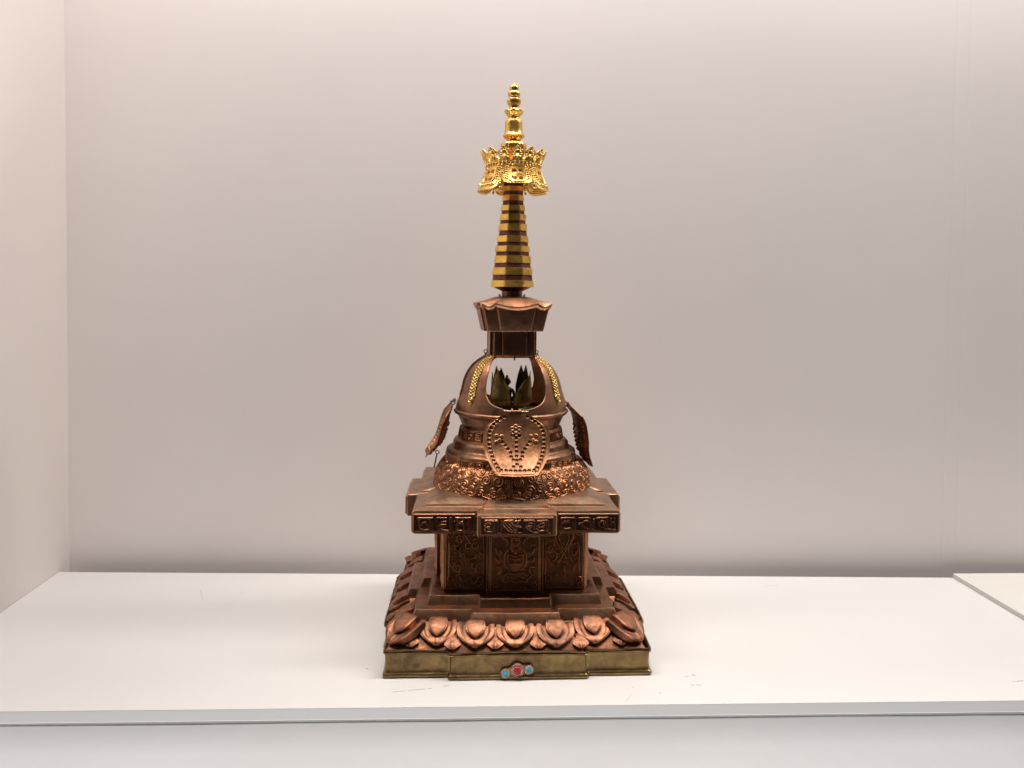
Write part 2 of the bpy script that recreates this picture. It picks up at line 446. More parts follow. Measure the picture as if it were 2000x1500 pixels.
# left wall: follows the shelf's left edge
pl0 = wcor + en * 0.005 + Vector((-0.0010, 0, 0)); pl1 = bl + dl * 0.62 + Vector((-0.0010, 0, 0))
nrm = Vector((-dl.y, dl.x, 0)); nrm = nrm if nrm.x < 0 else -nrm
q = [Vector((pl0.x, pl0.y, 0)), Vector((pl1.x, pl1.y, 0)), Vector((pl1.x, pl1.y, 0)) + nrm * 0.02, Vector((pl0.x, pl0.y, 0)) + nrm * 0.02]
lw = add('left_wall', poly_slab('left_wall', q, zb, zt), M_WALL_SHADED); lw['kind'] = 'structure'
gf = add('gap_light_stop', poly_slab('gap_light_stop', [wcor - en * .001, fcl + Vector((0, .004, 0)), fr + Vector((0, .004, 0)), rb + en * (GAPY - .002)], -0.315, -0.300), M_GAP); gf['kind'] = 'structure'  # unseen board added to keep light from below out of the gap

# raised board on the right
RZ = 0.0085
c0 = on_z(1861, 1120, RZ); c1 = on_z(2000, 1202, RZ); cd = (c1 - c0).normalized()
cr = on_z(2000, 1119, RZ); ce = (cr - c0).normalized()
riser = add('display_riser', poly_slab('display_riser', [c0, c0 + cd * 0.42, c0 + cd * 0.42 + ce * 0.6, c0 + ce * 0.6], 0.0002, RZ), M_RISER)
tag(riser, 'low white painted board lying on the right end of the shelf', 'board')

# ------------------------------------------------------------------ the stupa
stupa = bpy.data.objects.new('stupa', None); COL.objects.link(stupa)
stupa.empty_display_size = 0.05
stupa.location = (0.0025, 0, 0); stupa.rotation_euler = (0, 0, R(-1.0))
SINV = (Matrix.Translation(stupa.location) @ Matrix.Rotation(R(-1.0), 4, 'Z')).inverted()
tag(stupa, 'tall copper and gilt stupa with open dome doors standing on the white shelf', 'stupa')
def zy(y): return 0.560 + (580 - y) / 1140.0
def rp(px): return px / 1140.0
DOME_ROT, TOP_ROT, SPIRE_ROT = R(3.6), R(5.5), R(3.5)

# --- brass skirt
def make_skirt():
    prof = [(-.001, .0003), (.0014, .0002), (.0028, .0012), (.0034, .0034), (.0032, .0052), (.0022, .0066), (.0008, .0078), (.0001, .0092), (.0000, .0140), (-.0004, .0200), (-.0002, .0280),
            (.0002, .0330), (.0006, .0346), (.0018, .0356), (.0024, .0372), (.0014, .0384), (.0010, .0390), (.0022, .0400), (.0020, .0414), (.0004, .0418), (-.0010, .0410), (-.0014, .0390), (-.0018, .0300), (-.0024, .0010)]
    rings = []
    for off, z in prof:
        o = redent(.1965 + off, .0095, .1005 + off)
        pts = densify(o, 0.005, 0.0045)
        rings.append((pts, z))
    n = min(len(r[0]) for r in rings)
    # equal counts: resample each ring by the first ring's structure
    ref = redent(.1965, .0095, .1005); verts = []; m = None
    for off, z in prof:
        o = redent(.1965 + off, .0095, .1005 + off); ring = []
        for i in range(20):
            a, b = Vector(o[i]), Vector(o[(i + 1) % 20]); c = Vector(o[(i + 2) % 20])
            la = (Vector(ref[(i + 1) % 20]) - Vector(ref[i])).length; k = max(2, round(la / 0.005))
            r = min(.0045, la * .42); lab = (b - a).length
            f = r / lab
            for j in range(k + 1): ring.append(a.lerp(b, f + (1 - 2 * f) * j / k))
            lb = (c - b).length; r2 = min(.0045, (Vector(ref[(i + 2) % 20]) - Vector(ref[(i + 1) % 20])).length * .42)
            p0 = a.lerp(b, 1 - f); p2 = b.lerp(c, r2 / lb)
            for t in (.33, .67): ring.append(p0 * (1 - t) ** 2 + b * 2 * t * (1 - t) + p2 * t * t)
        m = len(ring)
        for p in ring:
            v = mnoise.noise_vector(Vector((p.x * 16, p.y * 16, z * 20)))
            w = mnoise.noise_vector(Vector((p.x * 55 + 9, p.y * 55, z * 30)))
            top = max(0, (z - .025) / .016)
            verts.append((p.x + v.x * .0016 * (0.4 + top) + w.x * .0005, p.y + v.y * .0016 * (0.4 + top) + w.y * .0005, z + (v.z * .0022 + w.z * .0008) * top))
    np_ = len(prof); faces = []
    for k in range(np_ - 1):
        for i in range(m):
            j = (i + 1) % m
            faces.append((k * m + i, k * m + j, (k + 1) * m + j, (k + 1) * m + i))
    return mesh('brass_skirt', verts, faces, True, 60)
add('brass_skirt', make_skirt(), M_BRASS, stupa)
add('base_plate', loft('base_plate', [(redent(.188, .008, .098), .0006), (redent(.188, .008, .098), .006)], 0, .05), M_BRASS, stupa)

# --- lotus base and petals
add('lotus_base', loft('lotus_base', [(redent(.1930, .0090, .0985), .020), (redent(.1930, .0090, .0985), .0385), (redent(.1840, .0105, .093), .0485), (redent(.170, .014, .080), .0605), (redent(.155, .016, .068), .0700)], .0006), M_COPPER_PETAL, stupa)
def petal_mesh(name, W, o0, o1, z0, z1, H, lift=0.0, wprof=((0, .93), (.25, 1.0), (.48, .99), (.62, .91), (.75, .72), (.86, .46), (.94, .22), (1, .02)), n=34, m=35, crease=0.0, shift=0.0, cw=.09, rim=0.0, sm=True):
    """petal pointing to -Y; o = distance from axis, convex outward"""
    sv = np.linspace(0, 1, n); av = np.linspace(-1, 1, m)
    ws = np.array(wprof); hw = np.interp(sv, ws[:, 0], ws[:, 1])
    k = np.ones(5) / 5; hwp = np.convolve(np.pad(hw, 2, mode='edge'), k, 'valid'); hw = np.where((sv > .86) | (not sm), hw, hwp) * W
    o = o0 + (o1 - o0) * (sv * 0.78 + 0.22 * np.sin(sv * math.pi / 2)); z = z0 + (z1 - z0) * (0.55 * sv + 0.45 * sv ** 2.2)
    do = np.gradient(o, sv); dz = np.gradient(z, sv); ln = np.hypot(do, dz)
    no, nzz = -dz / ln, do / ln
    A, S = np.meshgrid(av, sv, indexing='xy')
    h = H * np.sqrt(np.clip(1 - np.abs(A) ** 9, 0, 1)) * np.interp(S, [0, .12, .6, .9, 1], [.45, .8, 1, .95, .75]) + lift
    if rim:
        ed_ = np.minimum(hw[:, None] * (1 - np.abs(A)), (1 - S) * .030)
        h += rim * (1 - np.clip((ed_ - .0035) / .0065, 0, 1) ** 1.5) - rim * .6
    h -= crease * np.exp(-(A / cw) ** 2) * np.interp(S, [0, .55, .7, 1], [0, 0, 1, 1])
    h[:, 1] = h[:, -2] = h[:, 2]; h[:, 0] = h[:, -1] = -0.004; h[-2, 1:-1] = h[-3, 1:-1]; h[-1, :] = -0.005
    A = A.copy(); A[:, 1], A[:, -2] = -.992, .992
    hw = hw.copy(); hw[-2] = max(hw[-2], hw[-1] + .0008); o = o.copy(); o[-1] = o[-2] + .0003; z = z.copy(); z[-1] = z[-2]
    P = np.zeros((n, m, 3))
    P[..., 0] = A * hw[:, None] + shift
    P[..., 1] = -(o[:, None] + h * no[:, None]); P[..., 2] = z[:, None] + h * nzz[:, None]
    return mesh(name, P.reshape(-1, 3), grid_faces(n, m), True, 75)
heart_w = ((0, .84), (.3, .98), (.55, 1.0), (.72, .84), (.86, .50), (1, .02))
tip_w = ((0, .10), (.45, .50), (.70, 1.0), (.76, .94), (1, .02))
pm_c = petal_mesh('petal', .0285, .168, .2005, .0685, .0425, .0045, crease=-.0008, rim=.0030)
hm_c = petal_mesh('petal_heart', .0145, .169, .1915, .0700, .0530, .0050, .0034, heart_w)
pm_s = petal_mesh('petal', .0285, .156, .1915, .0685, .0425, .0045, crease=-.0008, rim=.0030)
hm_s = petal_mesh('petal_heart', .0145, .157, .1820, .0700, .0530, .0050, .0034, heart_w)
pm_k = petal_mesh('petal', .0275, .218, .2640, .0695, .0425, .0060, crease=-.0008, rim=.0030)
hm_k = petal_mesh('petal_heart', .0155, .219, .2500, .0715, .0540, .0054, .0044, heart_w)
tm_c = petal_mesh('petal_tip', .0125, .176, .2040, .058, .0420, .0024, 0, tip_w, 22, 21, -.0014, cw=.30, sm=False)
tm_s = petal_mesh('petal_tip', .0125, .166, .1945, .058, .0420, .0024, 0, tip_w, 22, 21, -.0014, cw=.30, sm=False)
for k in range(4):
    a = k * math.pi / 2; c, s = math.cos(a), math.sin(a)
    for x in (-.117, -.0585, 0, .0585, .117):
        j = random.uniform(-.002, .002); center = abs(x) < .09
        pt = add('lotus_petal', pm_c if center else pm_s, M_COPPER_PETAL, stupa, (c * (x + j), s * (x + j), random.uniform(-.0006, .0006)), a)
        rz_ = random.uniform(-.03, .03) + x * 0.9; pt.rotation_euler.z = a + rz_
        pt.location += Vector((-c * .175 * math.sin(rz_), -s * .175 * math.sin(rz_), 0))
        hh = add('petal_heart', hm_c if center else hm_s, M_COPPER_PETAL, pt)
    pt = add('lotus_petal', pm_k, M_COPPER_PETAL, stupa, (0, 0, 0), a + math.pi / 4)
    add('petal_heart', hm_k, M_COPPER_PETAL, pt)
    for x in (-.146, -.088, -.0295, .0295, .088, .146):
        add('petal_tip', tm_c if abs(x) < .09 else tm_s, M_COPPER_PETAL, stupa, (c * x, s * x, 0), a + x * 0.4)

# --- stepped plinth
def rs(h, p, c): return redent(h, p, c)
add('lower_step', loft('lower_step', [(rs(.1610, .0165, .0690), .060), (rs(.1595, .0165, .0685), .0670), (rs(.1532, .0165, .0660), .0826), (rs(.1520, .0163, .0654), .0840)], .0009, seed=3), M_COPPER, stupa)
add('upper_step', loft('upper_step', [(rs(.1365, .0150, .0570), .0835), (rs(.1320, .0150, .0545), .0966), (rs(.1306, .0148, .054), .0980)], .0008, seed=8), M_COPPER, stupa)
add('body', loft('body', [(rs(.1130, .0120, .0435), .0975), (rs(.1130, .0120, .0435), .150), (rs(.1135, .0120, .0435), .204)], .0005, seed=12), M_COPPER_DARK, stupa)
# little fixing tabs on the step beside the body
tabm = []
for k in range(2):
    bm = bmesh.new()
    def q(pts): bm.faces.new([bm.verts.new(p) for p in pts])
    w, l = .0060, .0130
    prof = [(0, 0.0), (.003, .0004), (.006, .0034), (.010, .0036), (l, .0010)]
    rows = [[bm.verts.new((x, sgn * w, z)) for sgn in (-1, 1)] for x, z in prof] 
    for i in range(len(rows) - 1): bm.faces.new((rows[i][0], rows[i + 1][0], rows[i + 1][1], rows[i][1]))
    bmesh.ops.solidify(bm, geom=bm.faces[:], thickness=.0010)
    me = bpy.data.meshes.new('fixing_tab'); bm.to_mesh(me); bm.free(); tabm.append(me)
for sgn in (-1, 1):
    for y in (-.088, -.036, .036, .088):
        o = add('fixing_tab', tabm[0], M_COPPER, stupa, (sgn * .1150, y, .0990), 0 if sgn > 0 else math.pi)

# relief panels of the body; strokes traced in photo pixels (x right, y down)
def trace(W, H, px0, px1, py0, py1, strokes, dots=(), rings=(), step=.0005, w=.0013, h=.0028, frame=True):
    r = Relief(W, H, step)
    def T(p): return ((p[0] - px0) / (px1 - px0) * W, (py1 - p[1]) / (py1 - py0) * H)
    if frame:
        e = .0035
        r.line([(e, e), (W - e, e), (W - e, H - e), (e, H - e), (e, e)], .0010, .0012)
    for st in strokes: r.line([T(p) for p in st], w, h)
    for (x, y, rad) in dots: r.dot(*T((x, y)), rad, h * 1.1)
    for (x, y, rad) in rings:
        X, Y = T((x, y)); r.ring(X, Y, rad, w * .8, h); r.dot(X, Y, w * .9, h)
    return r
def grain(r, n, amp, seed):
    g = np.random.default_rng(seed)
    for _ in range(n):
        x, y = g.uniform(.005, r.W - .005), g.uniform(.005, r.H - .005)
        k = g.random()
        if k < .5: r.spiral(x, y, g.uniform(.0026, .0048), 1.3, g.uniform(0, 6.3), g.choice([-1, 1]), .0008, amp)
        elif k < .8: r.ring(x, y, g.uniform(.0025, .0050), .0008, amp * .9, g.uniform(0, 360), g.uniform(400, 560))
        else: r.dot(x, y, g.uniform(.0012, .0020), amp)
# left panel: scroll cloud cluster (zoom px 480..1060 x 560..1330)
rl = trace(.066, .102, 470, 1050, 560, 1350,
           [[(690, 660), (650, 690), (655, 730), (690, 760), (720, 740), (710, 705), (690, 715)], [(740, 660), (780, 680), (800, 720), (820, 745)], [(870, 670), (910, 640), (955, 670), (940, 710), (905, 715)],
            [(640, 790), (620, 830), (660, 860), (700, 850), (690, 820)], [(700, 880), (690, 920), (720, 945), (760, 930), (750, 895)], [(760, 945), (820, 960), (890, 945), (910, 900)],
            [(620, 1020), (600, 1070), (630, 1110), (690, 1120), (700, 1060), (670, 1020)], [(640, 1030), (640, 1090)], [(560, 1010), (575, 1050)], [(690, 1140), (640, 1170)], [(870, 1010), (860, 1050), (890, 1080)], [(970, 880), (1000, 910)],
            [(545, 760), (545, 1150)], [(980, 1000), (930, 1030), (900, 1130)], [(700, 1180), (720, 1230), (760, 1240)]],
           [(630, 1005, .0016), (720, 1040, .0016), (830, 1000, .0016), (600, 960, .0014), (940, 1060, .0014)], [(560, 650, .0052), (810, 795, .0046), (905, 795, .0046), (570, 1200, .0046), (720, 700, .0030), (740, 910, .0030), (980, 650, .005), (985, 1210, .0046)])
grain(rl, 40, .0013, 5)
# centre panel: crowned figure amid scrolls (px 1120..1950 in left-zoom units of the photo)
rc = trace(.0815, .104, 0, 830, 0, 790,
           [[(335, 90), (505, 90)], [(345, 95), (360, 130), (360, 185), (395, 225), (445, 225), (480, 185), (480, 130), (495, 95)], [(375, 125), (375, 180), (405, 205), (435, 205), (462, 180), (462, 125), (375, 125)], [(420, 135), (420, 180)], [(395, 145), (405, 145)], [(438, 145), (448, 145)],
            [(350, 215), (380, 255), (420, 268), (465, 255), (495, 215)], [(335, 235), (375, 280), (420, 292), (470, 280), (510, 235)],
            [(310, 265), (255, 310), (245, 400), (270, 470), (340, 510)], [(530, 265), (590, 310), (600, 400), (570, 470), (500, 510)], [(300, 320), (300, 400), (340, 440), (400, 430)], [(545, 320), (545, 400), (500, 440), (440, 430)],
            [(340, 330), (420, 350), (500, 330)], [(340, 365), (420, 385), (500, 365)], [(230, 580), (300, 545), (420, 560), (540, 545), (610, 580)], [(215, 600), (240, 660), (330, 640), (420, 660), (520, 640), (600, 660), (630, 600)],
            [(130, 90), (190, 110), (235, 130), (285, 150), (300, 190), (270, 215)], [(700, 90), (640, 110), (600, 135), (560, 150), (545, 190), (570, 215)],
            [(110, 260), (130, 310), (170, 330), (195, 300), (180, 270)], [(110, 370), (150, 420), (190, 400), (180, 360)], [(120, 480), (180, 470), (200, 520), (160, 560)], [(720, 260), (690, 310), (650, 330), (630, 300)], [(720, 370), (680, 420), (640, 400)], [(720, 480), (660, 470), (640, 520), (680, 560)]],
           [(160, 290, .0016), (160, 390, .0016), (660, 290, .0016), (670, 390, .0016), (420, 310, .0018), (300, 600, .0018), (540, 600, .0018)], [(105, 80, .0052), (210, 90, .0036), (725, 80, .0052), (620, 95, .0036), (110, 690, .0040), (720, 690, .0040)])
# rounded belly of the figure
cx, cz, bx, bz = .0415, .058, .022, .024
X, Y = np.meshgrid(rc.x, rc.y, indexing='ij'); d = ((X - cx) / bx) ** 2 + ((Y - cz) / bz) ** 2
dh = ((X - .0415) / .0088) ** 2 + ((Y - .0832) / .0115) ** 2
rc.h += .0020 * np.sqrt(np.clip(1 - d, 0, 1)) + .0028 * np.sqrt(np.clip(1 - dh, 0, 1)); grain(rc, 16, .0013, 9)
# right panel: paired S-shaped stems
rr_ = trace(.066, .102, 430, 1075, 560, 1350,
            [[(640, 620), (600, 680), (640, 760), (700, 830), (735, 890), (700, 960), (660, 1010), (640, 1060)], [(850, 610), (880, 680), (840, 770), (790, 830), (750, 890), (790, 980), (860, 1040), (900, 1110)], [(690, 640), (655, 690), (690, 760), (735, 850)], [(800, 640), (830, 700), (790, 780), (745, 850)],
             [(820, 810), (815, 880), (860, 960), (915, 1050), (900, 1100)], [(780, 1000), (840, 1060), (890, 1075)], [(590, 860), (640, 890), (630, 950), (580, 990)], [(500, 830), (540, 800), (570, 840), (540, 880), (500, 860)], [(870, 860), (880, 920), (930, 900), (960, 850)], [(900, 780), (960, 760), (975, 820)],
             [(890, 660), (870, 720), (900, 710)], [(980, 800), (980, 1110)], [(730, 1040), (760, 1060), (745, 1110), (720, 1090)], [(640, 600), (740, 570), (850, 600)], [(660, 1000), (690, 960), (720, 940)], [(470, 930), (520, 960), (560, 1040)]],
            [(880, 690, .0016), (640, 930, .0016), (920, 880, .0016), (760, 1070, .0014)], [(985, 620, .0060), (500, 640, .0050), (520, 860, .003), (500, 1200, .0045), (985, 1220, .0045)])
grain(rr_, 34, .0013, 15)
ml, mc, mr = relief_panel('relief_panel', rl), relief_panel('relief_panel', rc), relief_panel('relief_panel', rr_)
for k in range(4):
    a = k * math.pi / 2; Rz = Matrix.Rotation(a, 3, 'Z')
    for me, x, y in ((ml, -.1115, -.1146), (mc, -.0408, -.1268), (mr, .0455, -.1146)):
        p = Rz @ Vector((x, y, .0990)); add('relief_panel', me, M_COPPER_RELIEF, stupa, p, a)
    # narrow upright mouldings at the projecting corners
    for x in (-.0432, .0432):
        p = Rz @ Vector((x, -.1246, 0))
        add('corner_moulding', tube('corner_moulding', [(p.x, p.y, .0985), (p.x, p.y, .150), (p.x, p.y, .2030)], .0016), M_COPPER, stupa)

# --- slab with lettered fascia
sl = [(rs(.1555, .0170, .0585), .2015), (rs(.1575, .0175, .0595), .2030), (rs(.1578, .0175, .0600), .2340), (rs(.1565, .0172, .0592), .2368), (rs(.1545, .0168, .0585), .2374),
      (rs(.1395, .0125, .0515), .2393), (rs(.1384, .0122, .0505), .2418), (rs(.1330, .0110, .0480), .2432), (rs(.1230, .0080, .0430), .2470), (rs(.1100, .0060, .0400), .2480)]
add('cornice_slab', loft('cornice_slab', sl, .0013, seed=21, wz=.7), M_COPPER_TOP, stupa)
def letters(W, px0, px1, py0, py1, strokes, dots=()):
    return trace(W, .0285, px0, px1, py0, py1, strokes, dots, (), .00045, .0011, .0013, False)
def boxframe(r, e=.0012):
    r.line([(e, e), (r.W - e, e), (r.W - e, r.H - e), (e, r.H - e), (e, e)], .0010, .0008)
fl_ = letters(.094, 130, 645, 430, 600,
    [[(170, 468), (292, 468)], [(270, 470), (270, 575)], [(284, 470), (284, 575)], [(190, 535), (205, 512), (235, 505)], [(235, 505), (255, 540)], [(180, 490), (185, 560), (225, 580), (255, 575)],
     [(325, 468), (405, 468)], [(340, 525), (365, 505), (400, 500)], [(335, 545), (360, 530), (400, 530), (370, 560), (340, 575), (385, 580), (425, 585)], [(437, 468), (437, 580)], [(449, 468), (449, 580)], [(330, 480), (330, 505)],
     [(480, 468), (605, 468)], [(495, 490), (520, 505), (545, 502)], [(490, 530), (505, 518), (548, 515)], [(490, 530), (490, 580), (530, 585), (548, 575)], [(550, 480), (550, 582)], [(585, 470), (585, 582)], [(597, 470), (597, 582)], [(340, 450), (365, 437), (390, 450)], [(520, 450), (548, 435), (580, 450)]],
    [(365, 445, .0012), (548, 443, .0012), (350, 578, .0016), (380, 575, .0012), (470, 500, .001)])
fc_ = letters(.110, 690, 1315, 452, 628,
    [[(725, 486), (835, 486)], [(735, 510), (755, 500), (780, 520), (770, 545), (740, 548), (728, 530)], [(725, 565), (745, 590), (790, 592), (800, 560)], [(755, 560), (780, 570)], [(810, 488), (810, 590)], [(840, 500), (840, 598), (865, 612)], [(868, 490), (868, 605)],
     [(890, 490), (930, 486), (970, 486)], [(895, 500), (960, 575)], [(915, 495), (975, 560)], [(885, 520), (935, 585)], [(955, 500), (985, 540), (1000, 520), (1010, 500)], [(985, 490), (1030, 486)], [(975, 530), (1035, 545)], [(1000, 545), (1010, 600), (1035, 605)], [(985, 570), (1000, 590)],
     [(1060, 486), (1150, 486)], [(1130, 510), (1105, 505), (1075, 535), (1110, 575), (1150, 600), (1180, 600)], [(1090, 545), (1125, 535), (1105, 560)], [(1150, 490), (1150, 560)],
     [(1175, 490), (1255, 486)], [(1235, 512), (1205, 512), (1175, 540), (1215, 550), (1235, 540)], [(1175, 560), (1200, 585), (1235, 580), (1235, 550)], [(1270, 495), (1270, 600), (1290, 610)], [(1255, 490), (1255, 580)]],
    [(975, 580, .0012), (995, 575, .0012), (960, 590, .0012), (985, 600, .0012), (1000, 460, .0016), (1195, 545, .0012)])
fr_ = letters(.094, 1365, 1865, 415, 590,
    [[(1392, 458), (1500, 456)], [(1420, 492), (1440, 483), (1462, 486)], [(1410, 500), (1462, 496)], [(1400, 480), (1395, 540), (1420, 560), (1470, 556)], [(1490, 458), (1490, 570)], [(1505, 458), (1510, 575)],
     [(1540, 458), (1620, 456)], [(1612, 484), (1585, 486), (1555, 510), (1590, 545), (1640, 572), (1675, 580)], [(1550, 505), (1535, 515)], [(1632, 460), (1632, 540)], [(1660, 470), (1645, 510), (1665, 545)],
     [(1685, 458), (1775, 454)], [(1745, 486), (1720, 488), (1698, 512), (1725, 545), (1770, 566), (1840, 570)], [(1770, 458), (1775, 540)], [(1800, 465), (1805, 555)], [(1830, 465), (1835, 550)]],
    [(1740, 510, .0012), (1755, 500, .0010), (1745, 525, .0010), (1760, 515, .0010), (1660, 490, .0012), (1650, 560, .0012), (1820, 500, .0014)])
for r in (fl_, fc_, fr_): boxframe(r)
mfl, mfc, mfr = relief_panel('lettered_panel', fl_), relief_panel('lettered_panel', fc_), relief_panel('lettered_panel', fr_)
for k in range(4):
    a = k * math.pi / 2; Rz = Matrix.Rotation(a, 3, 'Z')
    for me, x, y in ((mfl, -.1565, -.1586), (mfc, -.055, -.1763), (mfr, .0625, -.1586)):
        p = Rz @ Vector((x, y, .2042)); add('lettered_panel', me, M_COPPER_DARK, stupa, p, a)

# --- bell: scrollwork cushion, letter bands and mouldings
cp = smooth_profile([(.1300, .2445), (.1335, .2470), (rp(149.5), .2540), (rp(151), zy(930)), (rp(149), zy(920)), (rp(143), zy(905)), (rp(134), zy(893)), (rp(126), zy(890.5))], 140)
seglen = np.concatenate([[0], np.cumsum(np.hypot(*np.diff(cp, axis=0).T))]); PL = seglen[-1]
CIRC = 2 * math.pi * .128
rel = Relief(CIRC, PL, .0006, True)
g = np.random.default_rng(3); placed = []
for tries in range(9000):
    r0 = g.choice([.0105, .0092, .0080, .0066]) if tries < 5000 else .0046; x, y = g.uniform(0, CIRC), g.uniform(.006, PL - .005)
    if any((min(abs(x - a), CIRC - abs(x - a)) ** 2 + (y - b) ** 2) < (.93 * (r0 + c)) ** 2 for a, b, c in placed): continue
    placed.append((x, y, r0))
for (x, y, r0) in placed:
    if r0 > .0036: rel.spiral(x, y, r0, g.uniform(1.5, 2.1), g.uniform(0, 6.3), g.choice([-1, 1]), .0011, .0014)
    else: rel.ring(x, y, r0 * .8, .0010, .0011, g.uniform(0, 360), g.uniform(380, 640)); rel.dot(x, y, .0011, .0012)
for kx in range(16):                                   # the large lappet outlines along the lower edge
    x0 = CIRC * (kx + .35) / 16
    rel.line([(x0 - .0235, PL * .62), (x0 - .024, PL * .34), (x0 - .017, PL * .12), (x0, PL * .055), (x0 + .017, PL * .12), (x0 + .024, PL * .34), (x0 + .0235, PL * .62)], .0011, .0018)
    rel.spiral(x0, PL * .22, .0075, 1.8, 1.0, 1, .0012, .0020)
def wrap_relief(name, rel, prof, seglen, sub=None, mask=None):
    """wrap a periodic relief round the axis along a profile"""
    u = rel.y / rel.H * seglen[-1]
    r = np.interp(u, seglen, prof[:, 0]); z = np.interp(u, seglen, prof[:, 1])
    dr, dz = np.gradient(r, u), np.gradient(z, u); ln = np.hypot(dr, dz); nr, nz_ = dz / ln, -dr / ln
    th = 2 * math.pi * rel.x / rel.W - math.pi / 2
    P = np.zeros((rel.nx, rel.ny, 3)); rad = r[None] + rel.h * nr[None]
    P[..., 0] = rad * np.cos(th)[:, None]; P[..., 1] = rad * np.sin(th)[:, None]; P[..., 2] = z[None] + rel.h * nz_[None]
    return mesh(name, P.reshape(-1, 3), grid_faces(rel.nx, rel.ny, wrap_u=True, mask=mask), True)
add('scrollwork_cushion', wrap_relief('scrollwork_cushion', rel, cp, seglen), M_COPPER_RELIEF, stupa)
def letter_band(name, r0, z0, r1, z1, n, seed, h=.0016):
    H = math.hypot(r1 - r0, z1 - z0); C = 2 * math.pi * (r0 + r1) / 2
    rel = Relief(C, H, .00055, True); g = np.random.default_rng(seed); w = C / n
    rel.line([(0, .0007), (C / 2, .0007), (C, .0007)], .0008, .0010); rel.line([(0, H - .0007), (C / 2, H - .0007), (C, H - .0007)], .0008, .0010)
    for k in range(n):
        x = k * w; t = H * .86; b = H * .14
        kind = int(g.integers(0, 5))
        rel.line([(x + .08 * w, t), (x + .9 * w, t)], .0009, h)
        rel.line([(x + .85 * w, t), (x + .85 * w, b)], .0010, h)
        if kind == 0: rel.line([(x + .6 * w, H * .7), (x + .25 * w, H * .6), (x + .15 * w, H * .4), (x + .5 * w, H * .25), (x + .8 * w, b)], .0010, h)
        elif kind == 1: rel.ring(x + .38 * w, H * .45, .20 * w, .0009, h); rel.line([(x + .2 * w, t), (x + .2 * w, b)], .0009, h)
        elif kind == 2:
            for q_ in (.2, .42, .64): rel.line([(x + q_ * w, t), (x + q_ * w, b)], .0009, h)
        elif kind == 3: rel.spiral(x + .4 * w, H * .45, .24 * w, 1.4, 1.5, -1, .0009, h)
        else:
            for q_ in (.3, .5, .7): rel.line([(x + .15 * w, H * q_), (x + .6 * w, H * q_)], .0009, h)
        rel.dot(x + .5 * w, H * .95, .0010, h)
    prof = np.array([(r0, z0), (r1, z1)]); 
    return wrap_relief(name, rel, prof, np.array([0, H]))
add('letter_band', letter_band('letter_band', rp(126.0), zy(894), rp(124.8), zy(878.5), 44, 4), M_COPPER_RELIEF, stupa)
bmp = [(rp(121), zy(890)), (rp(122), zy(879.5)), (rp(126.0), zy(878.8))] + [tuple(p) for p in smooth_profile([(rp(126.4), zy(877.5)), (rp(125.5), zy(873.5)), (rp(121), zy(870.0)), (rp(114.5), zy(867.2)), (rp(112.4), zy(863.5)), (rp(111.8), zy(858)), (rp(108.5), zy(853.2)), (rp(103), zy(850.8)), (rp(99), zy(850))], 48)]
add('bell_moulding', lathe('bell_moulding', bmp, 128, 60, .0016), M_COPPER, stupa)
add('letter_band', letter_band('letter_band', rp(100.5), zy(851), rp(97.0), zy(829), 32, 11, .0022), M_COPPER_RELIEF, stupa)
add('bowl', lathe('bowl', [(rp(97), zy(831)), (rp(93.5), zy(829)), (rp(93), zy(826.5)), (rp(95.5), zy(822)), (rp(99.5), zy(814)), (rp(102.5), zy(807)), (rp(105), zy(803.6)), (rp(109), zy(802.2)), (rp(111), zy(799.6)), (rp(110.4), zy(796.6)), (rp(108), zy(794.6)), (rp(104), zy(794.8)), (rp(98), zy(794.5))], 128, 70, .0012), M_COPPER, stupa)
add('dome_floor', lathe('dome_floor', [(rp(96), .3640), (rp(96), .3655), (.0, .3655)], 64), M_LOTUS, stupa)

# --- dome with four openings
dp = smooth_profile([(rp(107.2), zy(795)), (rp(106.4), zy(786)), (rp(104.8), zy(775.6)), (rp(100.2), zy(758)), (rp(96), zy(741)), (rp(89.5), zy(725)), (rp(80), zy(711)), (rp(66), zy(699)), (rp(53), zy(692.5)), (rp(46), zy(691))], 60)
def dome_r(z): return np.interp(z, dp[:, 1], dp[:, 0])
OPZ = np.array([.3795, .3800, .3815, .3840, .3875, .392, .4024, .414, .427, .440, .4539, .4600]); OPA = np.array([0, 5.5, 11.5, 18, 24, 28.4, 33.2, 35.4, 36, 36.6, 39.5, 42])
zb_ = .3795
zs = np.concatenate([dp[:, 1][dp[:, 1] < zb_ - .001], zb_ - .0001 + (np.linspace(0, 1, 70) ** 1.8) * (dp[-1, 1] - zb_)])
zs = np.unique(zs); zs.sort()
def opening(z, side):
    a = np.interp(z, OPZ, OPA) if z >= zb_ else 0.0
    return a * (0.50 if side else 1.0)
verts, faces = [], []; NC = 34
for qd in range(4):
    b0 = len(verts); c0_ = qd * 90.0
    for z in zs:
        r = float(dome_r(z)); a0 = c0_ + opening(z, qd % 2 == 1); a1 = c0_ + 90 - opening(z, qd % 2 == 0)
        for k in range(NC + 1):
            a = R(a0 + (a1 - a0) * k / NC - 90)
            rr2 = r + .0009 * mnoise.noise(Vector((math.cos(a) * 3, math.sin(a) * 3, z * 30)))
            verts.append((rr2 * math.cos(a), rr2 * math.sin(a), z))
    for i in range(len(zs) - 1):
        for k in range(NC):
            p = b0 + i * (NC + 1) + k
            faces.append((p, p + 1, p + NC + 2, p + NC + 1))
bm = bmesh.new()
bv = [bm.verts.new(v) for v in verts]
for f in faces:
    try: bm.faces.new([bv[i] for i in f])
    except ValueError: pass
bmesh.ops.remove_doubles(bm, verts=bm.verts[:], dist=1e-5)
bmesh.ops.recalc_face_normals(bm, faces=bm.faces[:])
